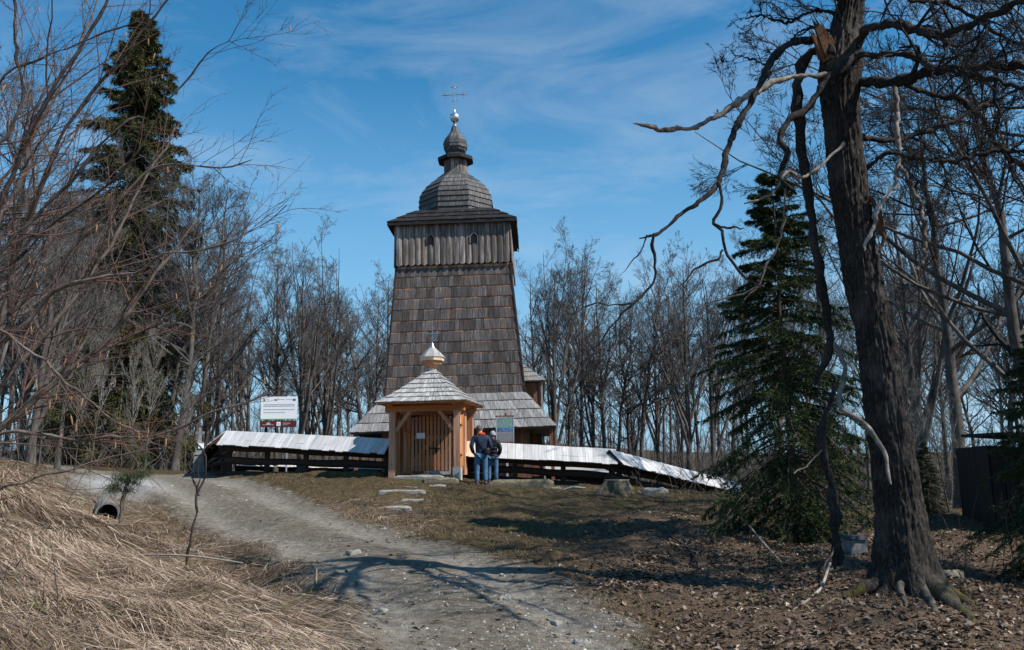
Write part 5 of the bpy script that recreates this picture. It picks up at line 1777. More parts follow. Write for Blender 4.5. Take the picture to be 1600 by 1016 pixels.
x, y = scatter(270000, 4.6, 24, .72)
a = lookup(straw_a, x, y)
clump = vn2(x, y, 1.7, 40) * .5 + vn2(x, y, 5, 41) * .3
k = g.uniform(size=len(x)) < a * (.62 + 1.25 * clump)
x, y, clump = x[k], y[k], clump[k]
ang = -.15 + 1.1 * vn2(x, y, .55, 42) + .7 * vn2(x, y, 1.9, 43) + g.normal(size=len(x)) * .5
ditch = np.clip((y - 10.8) / 1.5, 0, 1) * np.clip((x + 9) / 2, 0, 1)
ang = ang + ditch * (-1.9)
L = g.uniform(.2, .62, len(x)) * (1 - .45 * ditch)
w = (.0008 + .00019 * y) * g.lognormal(0, .42, len(x))
va = np.clip(.50 + .28 * clump + .34 * vn2(x, y, .6, 44) + .16 * vn2(x, y, 2.3, 45) + g.normal(size=len(x)) * .17 - .30 * ditch, 0, .97)
va = np.where((g.uniform(size=len(x)) < .02), 1.0, va)
blades('dry_grass', 'matted pale dry grass lying over the left bank and ditch', x, y, ang, L, w, g.uniform(.005, .075, len(x)) * (1 + clump), M['straw'], va, tilt=.35)

x, y = scatter(36000, 4.8, 22, .72)
a = lookup(straw_a, x, y)
k = g.uniform(size=len(x)) < a * .8
x, y = x[k], y[k]
ang = -.2 + .9 * vn2(x, y, .55, 42) + g.normal(size=len(x)) * .55
w = (.0010 + .00022 * y) * g.uniform(.8, 1.6, len(x))
va = np.where(g.uniform(size=len(x)) < .35, g.uniform(0, .25, len(x)), g.uniform(.7, .97, len(x)))
va = np.where(g.uniform(size=len(x)) < .04, 1.0, va)
va = np.where((va < 1) & (vn2(x, y, 1.4, 47) > .45), va * .35, va)
blades('loose_straw', 'loose long stalks lying over the matted grass', x, y, ang, g.uniform(.25, .8, len(x)), w, g.uniform(.03, .13, len(x)), M['straw'], va, tilt=.6)

# short grass on the mound and verges
x, y = scatter(230000, 6, 29, .62)
r_ = lookup(road, x, y)
s_ = lookup(straw_a, x, y)
l_ = lookup(leaf_a, x, y)
cl = vn2(x, y, .7, 50) + .6 * vn2(x, y, 2.6, 51)
k = g.uniform(size=len(x)) < (1 - r_) * (1 - .95 * s_) * (1 - .72 * l_) * (1 - np.clip(1.6 * lookup(gravel_a, x, y), 0, 1)) * np.clip(.55 + .55 * cl, .08, 1)
x, y, cl = x[k], y[k], cl[k]
va = np.clip(.52 + .24 * cl + g.normal(size=len(x)) * .2, 0, 1)
w = (.0007 + .00020 * y) * g.uniform(.7, 1.3, len(x))
blades('short_grass', 'short mixed green and withered grass over the mound', x, y, g.uniform(0, 6.28, len(x)), g.uniform(.04, .15, len(x)), w, g.uniform(.008, .045, len(x)) * (1 + .4 * cl), M['grassb'], va, tilt=.7)

# fallen leaves
x, y = scatter(120000, 6, 22, .68)
l_ = lookup(leaf_a, x, y)
r_ = lookup(road, x, y)
s_ = lookup(straw_a, x, y)
cl = vn2(x, y, 1.1, 60) + .5 * vn2(x, y, 3.3, 61)
k = g.uniform(size=len(x)) < np.maximum(l_ * np.clip(.55 + .5 * cl, .1, 1), .035 * (1 - r_ * .6) * (y < 20)) * (1 - s_ * .8)
x, y = x[k], y[k]
K = len(x)
z = ground(x, y) + g.uniform(.002, .022, K)
sz = g.uniform(.018, .042, K) * (1 + .012 * y)
yaw, pit, rol = g.uniform(0, 6.28, K), g.normal(size=K) * .45, g.normal(size=K) * .45
ux = np.stack([np.cos(yaw), np.sin(yaw), np.tan(np.clip(pit, -.9, .9)) * .6], -1)
uy = np.stack([-np.sin(yaw), np.cos(yaw), np.tan(np.clip(rol, -.9, .9)) * .6], -1)
c = np.stack([x, y, z], -1)
up = np.array((0, 0, 1.0)) * (g.uniform(0, .55, K) * sz)[:, None]
s2 = sz[:, None]
lv = np.stack([c - ux * s2, c - uy * s2 * .55 + up, c + ux * s2 * 1.1, c + uy * s2 * .55 + up], 1)
b = np.arange(K)[:, None] * 4
mb = MB().add(lv.reshape(-1, 3), t=np.concatenate([b + np.array([0, 1, 2]), b + np.array([0, 2, 3])]), va=np.repeat(np.clip(g.normal(.5, .25, K), 0, 1), 4))
o = mb.build('fallen_leaves', M['leaf'], var=True, uv=False)
o['kind'] = 'stuff'
tag(o, 'brown fallen leaves lying on the slope round the oak', 'leaves')

# pebbles on the track
x, y = scatter(42000, 6, 26, .6)
r_ = lookup(road, x, y)
cl = vn2(x, y, 1.2, 70)
k = g.uniform(size=len(x)) < r_ * np.clip(.4 + .6 * cl, .05, 1)
x, y = x[k], y[k]
K = len(x)
sz = g.lognormal(-4.9, .5, K) * (1 + .03 * y)
oc = np.array([(1, 0, 0), (0, 1, 0), (-1, 0, 0), (0, -1, 0), (0, 0, .6), (0, 0, -.6)], float)
vv = oc[None] * g.uniform(.6, 1.3, (K, 6, 1)) * sz[:, None, None]
ca, sa = np.cos(yaw[:1])[0], 0
rt = g.uniform(0, 6.28, K)
vx = vv[..., 0] * np.cos(rt)[:, None] - vv[..., 1] * np.sin(rt)[:, None]
vy = vv[..., 0] * np.sin(rt)[:, None] + vv[..., 1] * np.cos(rt)[:, None]
vv = np.stack([vx + x[:, None], vy + y[:, None], vv[..., 2] + ground(x, y)[:, None] + sz[:, None] * .1], -1)
b = np.arange(K)[:, None, None] * 6
tri = (b + np.array([(0, 1, 4), (1, 2, 4), (2, 3, 4), (3, 0, 4), (1, 0, 5), (2, 1, 5), (3, 2, 5), (0, 3, 5)])[None]).reshape(-1, 3)
o = MB().add(vv.reshape(-1, 3), t=tri, va=np.repeat(np.clip(g.normal(.55, .25, K), 0, 1), 6)).build('pebbles', M['pebble'], var=True, uv=False)
o['kind'] = 'stuff'
tag(o, 'loose pale pebbles and stones strewn over the gravel track', 'gravel')


# ------------------------------------------------------------------ stones, stump, pipe
def rock(name, label, cat, c, size, mat, seed, rz=0.0, group=None, flat=.3, sink=.3):
    """irregular block with uneven top and broken edges"""
    g = np.random.default_rng(seed)
    n = 14
    u = np.linspace(-1, 1, n)
    X_, Y_ = np.meshgrid(u, np.linspace(-1, 1, 8))
    mb = MB()
    edge = 1 + .10 * vn(np.stack([X_ * 2 + seed, Y_ * 2, X_ * 0], -1))
    top = np.stack([X_ * size[0] / 2 * edge, Y_ * size[1] / 2 * edge, size[2] * (1 - sink) + size[2] * flat * .5 * vn(np.stack([X_ * 3 + seed, Y_ * 2, X_ * 0 + 3], -1)) - size[2] * .25 * (np.abs(X_) > .93) - size[2] * .25 * (np.abs(Y_) > .93)], -1)
    bot = top * np.array((1.06, 1.12, 0)) + np.array((0, 0, -size[2] * sink - .1))
    v = np.concatenate([top.reshape(-1, 3), bot.reshape(-1, 3)])
    idx = np.arange(n * 8).reshape(8, n)
    q = [np.stack([idx[:-1, :-1], idx[:-1, 1:], idx[1:, 1:], idx[1:, :-1]], -1).reshape(-1, 4)]
    ring_ = np.concatenate([idx[0, :-1], idx[:-1, -1], idx[-1, :0:-1], idx[:0:-1, 0]])
    nx_ = np.roll(ring_, -1)
    q.append(np.stack([ring_, ring_ + n * 8, nx_ + n * 8, nx_], -1))
    mb.add(v, q=np.concatenate(q))
    o = mb.build(name, mat, uv=False)
    o.location = [float(t) for t in c]
    o.rotation_euler[2] = rz
    return tag(o, label, cat, group)


c = gp(814, 758, 25.4)
rock('kerb_block', 'long mossy concrete kerb lying beside the two visitors', 'kerb', c, (1.78, .28, .26), M['mossstone'], 1, rz=-.06, flat=.12, sink=.25)
GS = 'stone slabs of the steps up to the gate'
for i, (px, py, d, wpx, dep, lb) in enumerate([(634, 763, 24.6, 34, .35, 'topmost pale slab of the steps below the gate'), (628, 772, 23.6, 68, .3, 'long narrow slab, second step below the gate'),
                                            (646, 784, 22.5, 36, .3, 'short tilted slab, third step below the gate'), (608, 797, 21.5, 66, .4, 'large pale lowest slab of the steps by the track'),
                                            (684, 757, 25.4, 26, .35, 'small slab in front of the right gate post')]):
    c = gp(px, py, d)
    rock('step_slab', lb, 'step', c, (wpx * d / F, dep, .10), M['stone'], 10 + i, rz=.12 * (i % 3 - 1) - .05, group=GS, flat=.35, sink=.72)
c = gp(655, 749, 26.15)
rock('threshold_stone', 'long grey threshold stone under the picket gate', 'stone', c, (1.5, .3, .14), M['stone'], 31, rz=-.17, flat=.3, sink=.45)
c = gp(690, 752, 25.9)
rock('flat_stone', 'dark broken flat stones at the foot of the right gate post', 'stone', c, (1.0, .4, .12), M['mossstone'], 32, rz=-.1, flat=.6, sink=.4)
c = gp(1022, 767, 24.4)
rock('flat_stone', 'low flat grey stone block right of the tree stump', 'stone', c, (.66, .3, .20), M['stone'], 33, flat=.2, sink=.3)
c = gp(540, 740, 27.5)
rock('earth_hump', 'low grassy earth hump in front of the left fence', 'mound', c, (2.4, .8, .22), M['ground'], 34, flat=.5, sink=.45)
for i, (px, py, d, s, lb) in enumerate([(868, 765, 25.2, .30, 'dark hollow stone at the right end of the kerb'), (598, 947, 9.9, .14, 'pale angular stone on the left edge of the track, nearer one'),
                                    (572, 928, 10.5, .16, 'pale flat stone on the left edge of the track, farther one'), (553, 862, 14.4, .22, 'flat pale stone lying in the middle of the track'),
                                    (870, 972, 9.3, .16, 'pale stone set in the right half of the track'), (910, 1004, 8.5, .16, 'pale stone at the lower right of the track'), (790, 932, 10.4, .2, 'long pale stone in the shadowed track')]):
    c = gp(px, py, d)
    rock('loose_stone', lb, 'stone', c, (s, s * .6, s * .35), M['stone'] if i else M['mossstone'], 40 + i, rz=i * 1.3, flat=.6, sink=.35, group='loose stones')
# stump
c = gp(963, 768, 24.4)
stump = thing('tree_stump', 'old sawn tree stump with spreading roots before the fence bend', 'stump', c)
mb = MB()
n_, k_ = 12, 40
a_ = np.arange(k_) / k_ * 2 * math.pi
zz_ = np.linspace(-.12, .34, n_)
lob = np.maximum(0, np.cos(a_ * 5 + .6)) ** 2 * .9 + np.maximum(0, np.cos(a_ * 3 + 2)) ** 3 * .5
rr_ = .30 + (.06 + .42 * lob[None] * 1.3) * np.exp(-np.clip(zz_[:, None] + .05, 0, 1) / .16) + .03 * vn(np.stack([np.cos(a_)[None] * 4 + 0 * zz_[:, None], np.sin(a_)[None] * 4 + 0 * zz_[:, None], zz_[:, None] * 5 + 0 * a_[None]], -1))
v = np.stack([rr_ * np.cos(a_), rr_ * np.sin(a_), zz_[:, None] + 0 * rr_], -1)
idx = np.arange(n_ * k_).reshape(n_, k_)
mb.add(v.reshape(-1, 3), q=np.stack([idx[:-1], np.roll(idx[:-1], -1, 1), np.roll(idx[1:], -1, 1), idx[1:]], -1).reshape(-1, 4))
mb.build('stump_body', M['stump'], stump, smooth=True, uv=False)
mb = MB()
topr = v[-1] * np.array((1.03, 1.03, 1)) + np.array((0, 0, .004))
cap_ends(mb, (0, 0, .347), topr)
lowr = topr - np.array((0, 0, .03))
mb.add(np.concatenate([topr, lowr]), q=[(i, (i + 1) % k_, k_ + (i + 1) % k_, k_ + i) for i in range(k_)])
mb.build('sawn_top', M['stumptop'], stump, uv=False)
# culvert pipe
c = P(168, 799, 20.0)
c[2] = gz(c[0], c[1]) + .12
pipe = thing('culvert_pipe', 'round concrete culvert pipe opening in the ditch at the left', 'pipe', c)
mb = MB()
ax = nrm(np.array((-.45, .85, .05)))
pth = np.array([ax * t for t in np.linspace(0, 1.6, 12)])
tubes(np.stack([pth, pth + ax * .002]), np.stack([np.full(12, .26) + .008 * (np.arange(12) % 2), np.full(12, .215)]), 24, mb)
r0_ = mb.v[0].reshape(2, 12, 24, 3)
mb.add(np.concatenate([r0_[0, 0], r0_[1, 0]]), q=[(i, (i + 1) % 24, 24 + (i + 1) % 24, 24 + i) for i in range(24)])
mb.build('pipe_wall', M['pipe'], pipe, smooth=True, uv=False)

# ------------------------------------------------------------------ young growth
c = gp(289, 893, 13.6)
sap = thing('young_tree', 'thin forked leafless sapling growing out of the ditch', 'sapling', c)
oak_limb('stem', [(289, 902, 1.7), (294, 858, 1.6), (304, 818, 1.5), (309, 773, 1.5)], M['hazeldark'], 13.6, .0, parent=sap, seed=70, n=16, sides=6, org=c)
for i, pts in enumerate([[(309, 775, 2), (302, 744, 1.6), (296, 722, 1)], [(309, 775, 1.6), (311, 750, 1.4), (311, 715, .8)], [(309, 775, 2.2), (318, 748, 2), (324, 725, 1.8), (322, 712, 1.7), (310, 697, 1.5), (296, 681, 1.3), (280, 660, .8)], [(323, 726, 1.2), (338, 716, 1), (356, 702, .6)], [(301, 744, 1), (288, 728, .8), (278, 715, .5)]]):
    oak_limb('branch', pts, M['hazeldark'], 13.6, -.1, parent=sap, rs=.75, seed=71 + i, n=14, sides=5, org=c)
# pine sapling
c = gp(188, 812, 18.6)
pin = thing('pine_sapling', 'small sparse young pine at the edge of the ditch', 'sapling', c)
SPt = [(188, 818, 3), (194, 775, 2.6), (205, 735, 2.2), (214, 700, 1.2)]
oak_limb('stem', SPt, M['hazel'], 18.6, 0, parent=pin, seed=80, n=14, sides=6, org=c)
g = np.random.default_rng(6)
cent = np.array([P(a, b, 18.6 + g.uniform(-.25, .25)) for a, b in [(180, 762), (192, 752), (204, 742), (216, 745), (228, 740), (214, 726), (220, 714), (212, 704), (198, 768), (186, 748), (175, 766), (210, 755)]]) - c
K = 12 * 240
ci = np.repeat(np.arange(12), 240)
p0 = cent[ci] + g.normal(size=(K, 3)) * np.array((.08, .08, .035))
dn = nrm(g.normal(size=(K, 3)) + np.array((0, 0, .3)))
wv = nrm(np.cross(dn, g.normal(size=(K, 3)))) * .004
mb = MB().add(np.stack([p0 - wv, p0 + wv, p0 + dn * .15], 1).reshape(-1, 3), t=np.arange(K * 3).reshape(-1, 3), va=np.repeat(g.uniform(0, 1, K), 3))
mb.build('needles', M['pineneedle'], pin, var=True, uv=False)
mb = MB()
tubes(np.stack([np.linspace(P(200, 750, 18.6) - c, q_, 5) for q_ in cent]), np.tile(np.linspace(.012, .006, 5), (12, 1)), 4, mb)
mb.build('branches', M['hazel'], pin, uv=False)


def stem_shrub(name, label, px, py, d, n, top, spread, mat, seed, group, r=.006):
    g = np.random.default_rng(seed)
    c = gp(px, py, d)
    root = thing(name, label, 'shrub', c, group=group)
    h = P(px, top, d)[2] - c[2]
    p = np.c_[g.normal(size=(n, 2)) * spread * .4, np.full(n, -.03)]
    dv = nrm(np.c_[g.normal(size=(n, 2)) * spread * .35, np.ones(n)])
    Lh = h * g.uniform(.45, 1.05, n)
    out = [p]
    for j in range(7):
        dv = nrm(dv + g.normal(size=(n, 3)) * .09 + np.array((0, 0, .04)))
        out.append(out[-1] + dv * (Lh / 7)[:, None])
    st = np.stack(out, 1)
    rr = (r * g.uniform(.6, 1.2, n))[:, None] * np.linspace(1, .3, 8)[None]
    for i in range(n):
        mb = MB()
        tubes(st[i:i + 1], rr[i:i + 1], 5, mb)
        mb.build('stem', mat, root, smooth=True, uv=False)
    mb = MB()
    b2, r2, l2 = grow(st, rr, Lh, g, 5, .3, 1, .6, .28, 4, .15, .03, .6, .002)
    tubes(b2, r2, 3, mb)
    mb.build('twigs', mat, root, uv=False)['kind'] = 'stuff'


GSR = 'bare stems of low shrubs'
stem_shrub('low_shrub', 'clump of pale upright stems right of the oak foot', 1478, 905, 12.0, 8, 745, .9, M['hazel'], 1, GSR)
stem_shrub('low_shrub', 'clump of brown upright stems before the dark shed', 1545, 915, 12.5, 9, 740, 1.0, M['hazel'], 2, GSR)
stem_shrub('low_shrub', 'leafless stems standing at the right edge near the oak', 1592, 930, 11.0, 7, 790, .8, M['hazeldark'], 3, GSR)
stem_shrub('low_shrub', 'tangle of thin stems before the sloping fence run', 1075, 782, 24.5, 14, 705, 1.6, M['hazel'], 4, GSR, .010)
stem_shrub('low_shrub', 'thin stems between the spruce and the sloping fence', 1120, 786, 24.0, 14, 715, 1.6, M['hazel'], 5, GSR, .010)
stem_shrub('low_shrub', 'dry stems under the low boughs of the spruce', 1210, 875, 14.5, 10, 800, 1.2, M['hazel'], 6, GSR)
stem_shrub('low_shrub', 'leafless stems at the left top of the straw bank', 60, 760, 17.0, 14, 600, 1.8, M['hazel'], 7, GSR, .008)
stem_shrub('low_shrub', 'thin stems rising from the ditch beside the culvert pipe', 120, 800, 18.5, 12, 690, 1.4, M['hazel'], 8, GSR, .007)
stem_shrub('low_shrub', 'brown stems in the lower left corner of the straw bank', 30, 960, 7.2, 6, 800, .8, M['hazeldark'], 9, GSR, .005)


def stick(label, pts, d0, d1, mat, seed, group='sticks lying on the ground'):
    m_ = len(pts)
    A = []
    for k, (x, y, r) in enumerate(pts):
        d = d0 + (d1 - d0) * k / (m_ - 1)
        p = P(x, y, d)
        rr = r * d / F
        A.append(np.r_[p[0], p[1], max(p[2], gz(p[0], p[1]) + rr * .5), rr])
    A = np.array(A)
    s_ = spline(A, 18)
    mb = MB()
    og = A[0, :3]
    tubes((s_[:, :3] - og)[None], s_[:, 3][None], 6, mb)
    o = mb.build('fallen_stick', mat, smooth=True, uv=False)
    o.location = [float(t) for t in og]
    return tag(o, label, 'stick', group)


stick('long bleached stick bridging the ditch on the left', [(212, 868, 1.5), (250, 867, 1.5), (310, 870, 1.5), (380, 880, 1)], 13.2, 12.6, M['twigpale'], 1)
stick('pale crooked stick leaning below the dead sapling', [(1297, 880, 2), (1285, 915, 2.4), (1284, 935, 2.4), (1262, 958, 2), (1240, 972, 1.4)], 11.6, 9.6, M['twigpale'], 2)
stick('brown stick lying left of the oak roots', [(1305, 935, 1.6), (1285, 950, 2), (1255, 970, 1.5)], 10.2, 9.3, M['hazel'], 3)
stick('dark fallen bough on the bank right of the mound', [(1012, 813, 1.6), (1040, 838, 1.6), (1078, 870, 1.8), (1095, 895, 1.2)], 17.5, 12.5, M['hazeldark'], 4)
stick('thin pale stick lying on the grass near the stump', [(880, 766, 2), (895, 762, 2.4), (915, 763, 1.4)], 24.4, 24.3, M['twigpale'], 5)
stick('white stick at the right end of the straw bank', [(455, 962, 1.4), (490, 957, 1.6), (540, 958, 1)], 9.2, 9.3, M['twigpale'], 6)
stick('pale twig on leaf litter under the spruce', [(1165, 815, 1.4), (1190, 845, 1.5), (1222, 880, 1)], 16.5, 12.8, M['twigpale'], 7)
stem_shrub('low_shrub', 'dark shoots and suckers crowding the left foot of the oak', 1372, 925, 10.0, 16, 850, .8, M['hazeldark'], 10, GSR, .005)
# sawn chunk right of the oak and the white block behind it
c = gp(1490, 925, 11.3)
rock('sawn_log_chunk', 'pale orange sawn chunk of wood right of the oak roots', 'log', c, (.26, .16, .13), M['stumptop'], 51, rz=.4, flat=.5, sink=.15)
c = gp(1336, 862, 13.4)
blk = thing('marker_block', 'small white block with dark cover between dead sapling and oak', 'block', c, .25)
box('block', blk, (0, 0, .07), (.25, .22, .28), M['tomb'], jit=.015)
box('cover', blk, (-.01, 0, .235), (.29, .26, .06), M['darkprint'], jit=.015)

# ------------------------------------------------------------------ signs and tomb
c = gp(433, 742, 33.5)
brd = thing('notice_board', 'white project notice board with maroon strip on two posts behind the fence', 'sign', c, math.radians(4))
za, zb_, zc_ = P(433, 620, 33.5)[2] - c[2], P(433, 656, 33.5)[2] - c[2], P(433, 667.5, 33.5)[2] - c[2]
for x in (-.32, .32):
    mb = MB()
    tubes(np.array([[(x, .05, -.3), (x, .05, za - .1)]]), np.full((1, 2), .033), 10, mb)
    mb.build('post', M['steel'], brd, smooth=True)
pan = box('panel', brd, (0, 0, (za + zb_) / 2), (1.36, .03, za - zb_), M['white'])
str_ = box('maroon_strip', brd, (-.01, 0, (zb_ + zc_) / 2 - .02), (1.34, .028, zb_ - zc_ - .03), M['maroon'])
H_ = za - zb_
box('green_stripe', pan, (0, -.019, zb_ + .018), (1.355, .006, .036), M['green'])
yt = -.019
box('crest', pan, (-.56, yt, za - .12), (.05, .006, .08), M['darkprint'])
box('flag_top', pan, (-.12, yt, za - .105), (.11, .006, .025), M['greyprint'])
box('flag_bottom', pan, (-.12, yt, za - .132), (.11, .006, .030), M['redprint'])
box('blue_flag', pan, (.56, yt, za - .12), (.11, .006, .07), M['blueprint'])
rg = random.Random(4)
for (zl, x0, x1, hh) in [(.105, -.50, -.36, .012), (.105, -.05, .20, .012), (.105, .27, .48, .012), (.30, -.58, .60, .030), (.36, -.58, .60, .022), (.49, -.58, .59, .026), (.60, -.58, .25, .020)]:
    x = x0
    while x < x1 - .03:
        w_ = min(rg.uniform(.05, .16), x1 - x)
        box('print_line', pan, (x + w_ / 2, yt, za - zl * H_ / .88), (w_ * .88, .005, hh), M['greyprint'])
        x += w_
zs = (zb_ + zc_) / 2 - .02
box('white_square', str_, (0, yt, zs + .0), (.15, .006, .15), M['white'])
box('square_mark', str_, (0, yt - .004, zs), (.06, .004, .06), M['greyprint'])
box('church_mark', str_, (-.39, yt, zs - .03), (.42, .006, .018), M['greyprint'])
box('church_mark', str_, (-.38, yt, zs + .01), (.14, .006, .06), M['greyprint'])
box('church_mark', str_, (-.38, yt, zs + .06), (.025, .006, .06), M['greyprint'])
for k in range(3):
    box('print_line', str_, (.29 - .04 * (k == 2), yt, zs + .035 - k * .035), (.28 - .10 * (k == 2), .006, .014), M['greyprint'])

c = gp(790, 755, 28.9)
inf = thing('information_board', 'tall framed information board with map above the fence roof beside the visitors', 'sign', c, math.radians(-3))
zt_, zb_ = P(790, 651, 28.9)[2] - c[2], P(790, 692, 28.9)[2] - c[2]
for x in (-.28, .28):
    box('frame_post', inf, (x, 0, (zt_ + zb_) / 2), (.03, .05, zt_ - zb_), M['greyprint'])
box('frame_top', inf, (0, 0, zt_ + .012), (.60, .06, .04), M['redframe'], grain=(1, 0, 0))
box('frame_bottom', inf, (0, 0, zb_), (.60, .05, .03), M['redframe'], grain=(1, 0, 0))
box('top_lug', inf, (.02, 0, zt_ + .07), (.06, .05, .09), M['redframe'])
box('leg', inf, (.06, .05, (zb_ - .3) / 2), (.07, .05, zb_ + .3), M['white'])
hh = zt_ - zb_
box('map_picture', inf, (0, -.008, zb_ + hh * .76), (.53, .02, hh * .40), M['teal'])
box('landscape_picture', inf, (0, -.008, zb_ + hh * .50), (.53, .02, hh * .11), M['photoprint'])
tx = box('text_panel', inf, (0, -.008, zb_ + hh * .23), (.53, .02, hh * .40), M['greypanel'])
for k in range(9):
    box('print_line', tx, (0, -.0205, zb_ + hh * (.08 + k * .035)), (.47, .005, .009), M['greyprint'])

c = gp(310, 738, 33.0)
tomb = thing('grave_monument', 'weathered grey stepped tomb with stone cross left of the fence corner', 'grave', c, .3)
mb = MB()
lathe([(.34, -.2), (.33, .05), (.24, .62), (.22, .66), (.28, .68), (.28, .74), (.19, .77), (.18, .9), (.14, 1.0), (.16, 1.12), (.10, 1.2), (.09, 1.28)], 4, mb, rot=math.pi / 4)
mb.build('pedestal', M['tomb'], tomb, uv=False)
box('cross', tomb, (0, 0, 1.47), (.09, .07, .46), M['tomb'], jit=.008)
box('cross_arm', tomb, (0, -.002, 1.50), (.32, .065, .09), M['tomb'], jit=.008)
box('white_plaque', tomb, (.06, -.16, 1.02), (.20, .03, .20), M['white'])
c = gp(334, 735, 38)
tomb2 = thing('grave_cross', 'small pale stone cross behind the end of the left fence', 'grave', c, .1)
box('shaft', tomb2, (0, 0, .7), (.14, .10, 1.7), M['tomb'], jit=.01)
box('arm', tomb2, (0, -.003, 1.2), (.46, .09, .13), M['tomb'], jit=.01)

# ------------------------------------------------------------------ dark shed at the right
c = gp(1628, 880, 17.5)
c[2] -= .42
shed = thing('old_shed', 'dark old wooden shed behind the stems at the right edge', 'shed', c, math.radians(-14))
mb = MB()
add_hex(mb, [(-.75, 0, -.3), (3.4, 0, -.3), (3.4, 2.6, -.3), (-.75, 2.6, -.3), (-.75, 0, 2.1), (3.4, 0, 1.75), (3.4, 2.6, 1.75), (-.75, 2.6, 2.1)], (1, 0, 0), (0, 0, 1))
sw = mb.build('wall', M['shed'], shed)
for i in range(18):
    x = -.72 + i * .235
    box('wall_board', sw, (x + .11, -.02 - .012 * (i % 2), .86 - i * .01), (.21, .03, 2.25 - i * .02), M['shed'], jit=.008)
rm = MB()
add_hex(rm, [(-.55, -.5, 2.28), (3.7, -.5, 1.9), (3.7, 2.9, 2.0), (-.55, 2.9, 2.36), (-.55, -.5, 2.34), (3.7, -.5, 1.96), (3.7, 2.9, 2.06), (-.55, 2.9, 2.42)], (0, 1, 0), (1, 0, 0))
rm.build('roof', M['shed'], shed)
box('lean_post', shed, (-.15, -.3, .95), (.12, .10, 2.5), M['shed'], jit=.02)


# ------------------------------------------------------------------ the two visitors
def skin_obj(name, parent, chains, mat, sub=2):
    vs, es, rs, key = [], [], [], {}
    for ch in chains:
        prev = None
        for p in ch:
            k = tuple(round(c, 4) for c in p[:3])
            if k not in key:
                key[k] = len(vs)
                vs.append(p[:3])
                rs.append((p[3], p[4] if len(p) > 4 else p[3]))
            i = key[k]
            if prev is not None and prev != i:
                es.append((prev, i))
            prev = i
    me = bpy.data.meshes.new(name)
    me.from_pydata(vs, es, [])
    me.materials.append(mat)
    o = link(name, me, parent)
    md = o.modifiers.new('Skin', 'SKIN')
    md.use_smooth_shade = True
    lay = me.skin_vertices[0].data
    for i, r in enumerate(rs):
        lay[i].radius = r
        lay[i].use_root = (i == 0)
    s = o.modifiers.new('Sub', 'SUBSURF')
    s.levels = s.render_levels = sub
    return o


def ellipsoid(name, parent, c, r, mat, k=18, cut=-1.0, n=12, rot=(0, 0, 0), nz_=0.0):
    mb = MB()
    ts = np.linspace(math.asin(cut), math.pi / 2 - .02, n)
    lathe([(math.cos(t), math.sin(t)) for t in ts], k, mb)
    v = mb.v[0]
    if nz_:
        v = v * (1 + nz_ * vn(v * 4)[:, None])
    mb.v[0] = v * np.array(r)
    o = mb.build(name, mat, parent, smooth=True, uv=False)
    o.location = c
    o.rotation_euler = rot
    return o


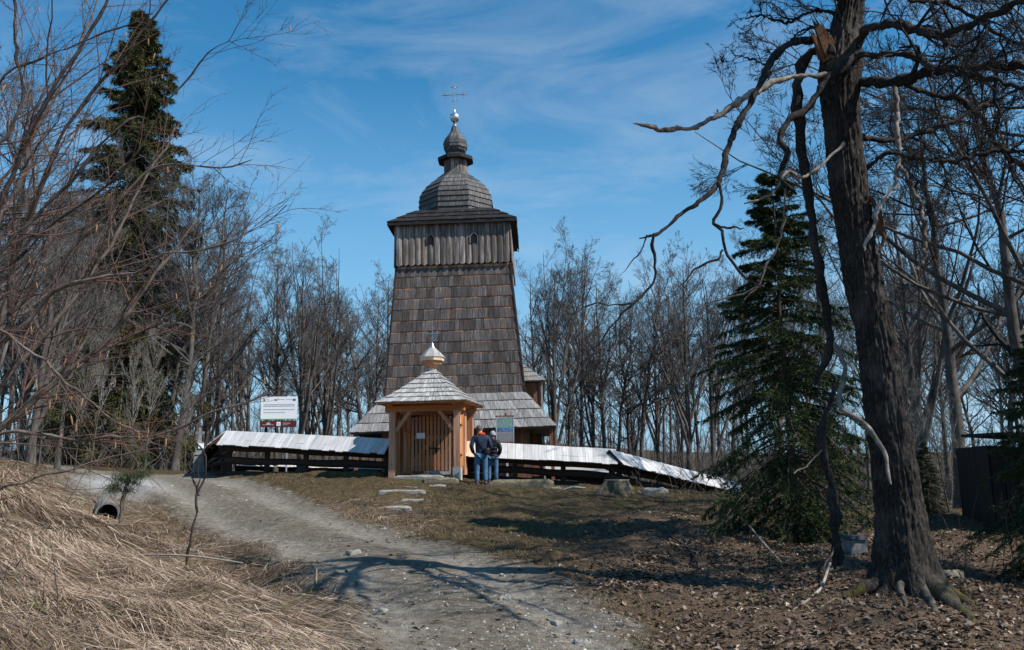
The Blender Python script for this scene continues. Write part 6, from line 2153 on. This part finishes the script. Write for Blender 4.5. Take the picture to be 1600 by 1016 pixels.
def visitor(label, loc, rz, s, man):
    p = thing('person', label, 'person', loc, rz)
    p.scale = (s, s, s)
    hx = -.02 if man else .0
    hd = (-.035, .015) if man else (0.01, .03)
    # the figure itself
    arm = lambda e: [(0, 0, 1.36, .12, .09), (e * .17, 0, 1.39, .058), (e * .275, -.05, 1.14, .046), (e * .20, .10, .93, .036), (e * .17, .17, .86, .032, .02)]
    leg = lambda e: [(0, 0, .93, .13, .10), (e * .095, 0, .84, .085), (e * .115, .02, .47, .058), (e * .12, -.01, .09, .042), (e * .13, .14, .04, .035, .028)]
    body = [[(0, 0, .93, .13, .10), (0, 0, 1.1, .125, .09), (0, 0, 1.36, .12, .09), (0, .0, 1.47, .052), (hd[0], hd[1], 1.56, .075, .085), (hd[0] * 1.4, hd[1] * 1.5, 1.65, .082, .092), (hd[0] * 1.6, hd[1] * 1.7, 1.715, .05, .055)],
            arm(-1), arm(1), leg(-1), leg(1)]
    skin_obj('body', p, body, M['skin'])
    # nose and ears
    ellipsoid('nose', p, (hd[0], hd[1] + .105, 1.605), (.016, .025, .024), M['skin'], 8)
    for e in (-1, 1):
        ellipsoid('ear', p, (hd[0] * 1.2 + e * .084, hd[1], 1.605), (.014, .024, .036), M['skin'], 8)
        skin_obj('shoe', p, [[(e * .12, -.045, .055, .048, .05), (e * .122, .03, .05, .05, .045), (e * .132, .15, .04, .048, .036), (e * .135, .19, .035, .036, .028)]], M['shoe'])
    tl = [[(0, 0, .94, .155, .125), (e * .09, -.005, .85, .105, .115), (e * .112, .012, .62, .086, .09), (e * .116, .018, .47, .076, .078), (e * .12, -.005, .28, .070, .072), (e * .122, -.005, .10, .066, .07)] for e in (-1, 1)]
    skin_obj('trousers', p, tl, M['denim'])
    if man:
        jk = [[(0, 0, .86, .175, .135), (0, 0, .98, .172, .13), (0, -.005, 1.16, .182, .135), (0, -.01, 1.34, .175, .125), (0, -.01, 1.43, .10, .09), (0, -.005, 1.48, .075, .075)]]
        for e in (-1, 1):
            jk.append([(0, -.01, 1.34, .175, .125), (e * .19, -.005, 1.375, .085, .08), (e * .25, -.03, 1.25, .074), (e * .285, -.05, 1.12, .067), (e * .25, .03, 1.01, .060), (e * .205, .105, .93, .055)])
        j = skin_obj('jacket', p, jk, M['navy'])
        hood = [[(-.085, .02, 1.475, .05, .05), (-.075, -.075, 1.45, .052, .05), (0, -.12, 1.425, .055, .058), (.075, -.075, 1.45, .052, .05), (.085, .02, 1.475, .05, .05)], [(0, -.12, 1.425, .055, .058), (0, -.05, 1.50, .06, .05)]]
        skin_obj('hood', p, hood, M['orange'])
        ellipsoid('hair', p, (hd[0] * 1.45, hd[1] * 1.3 - .012, 1.625), (.092, .104, .108), M['hair'], 18, cut=-.45, nz_=.05)
        bag = MB()
        lathe([(.01, -.10), (.08, -.095), (.095, -.06), (.095, .06), (.08, .095), (.01, .10)], 10, bag, sy=.55)
        bo = bag.build('shoulder_bag', M['blackcloth'], p, smooth=True, uv=False)
        bo.location = (.15, -.165, .97)
        mb = MB()
        pts = np.array([(-.11, -.125, 1.41), (-.04, -.155, 1.28), (.04, -.155, 1.14), (.12, -.16, 1.05)])
        tubes(spline(pts, 14)[None], np.full((1, 14), .010), 6, mb)
        mb.build('bag_strap', M['blackcloth'], p, smooth=True, uv=False)
    else:
        jk = [[(0, 0, .78, .185, .145), (0, 0, .95, .182, .14), (0, -.005, 1.16, .188, .14), (0, -.01, 1.34, .175, .13), (0, -.01, 1.43, .11, .10), (0, 0, 1.51, .09, .09)]]
        for e in (-1, 1):
            jk.append([(0, -.01, 1.34, .175, .13), (e * .18, -.005, 1.365, .095, .09), (e * .235, -.02, 1.25, .086), (e * .265, -.03, 1.12, .078), (e * .23, .05, 1.0, .070), (e * .18, .13, .93, .062)])
        skin_obj('jacket', p, jk, M['blackcloth'])
        for z, r in ((.80, .192), (.92, .197), (1.04, .194), (1.16, .200), (1.28, .198)):
            mb = MB()
            a_ = np.linspace(0, 2 * math.pi, 25)
            tubes(np.stack([np.cos(a_) * (r - .012), np.sin(a_) * (r * .77 - .012) - .004, np.full(25, z)], -1)[None], np.full((1, 25), .022), 6, mb)
            mb.build('quilted_band', M['blackcloth'], p, smooth=True, uv=False)
        ellipsoid('knit_hat', p, (hd[0] * 1.4, hd[1] * 1.3 - .01, 1.62), (.102, .115, .125), M['knit'], 18, cut=-.42, nz_=.04)
        mb = MB()
        a_ = np.linspace(0, 2 * math.pi, 21)
        tubes(np.stack([np.cos(a_) * .094 + hd[0] * 1.4, np.sin(a_) * .106 + hd[1], np.full(21, 1.575)], -1)[None], np.full((1, 21), .016), 6, mb)
        mb.build('hat_rim', M['blackcloth'], p, smooth=True, uv=False)
    return p


c = gp(752, 757, 25.7)
visitor('person in navy jacket with orange hood and jeans, hands in pockets, by the gate', c, math.radians(8), 1.0, True)
c = gp(770, 755, 26.3)
visitor('shorter person in black padded jacket and grey knit hat behind the kerb', c, math.radians(-6), .88, False)
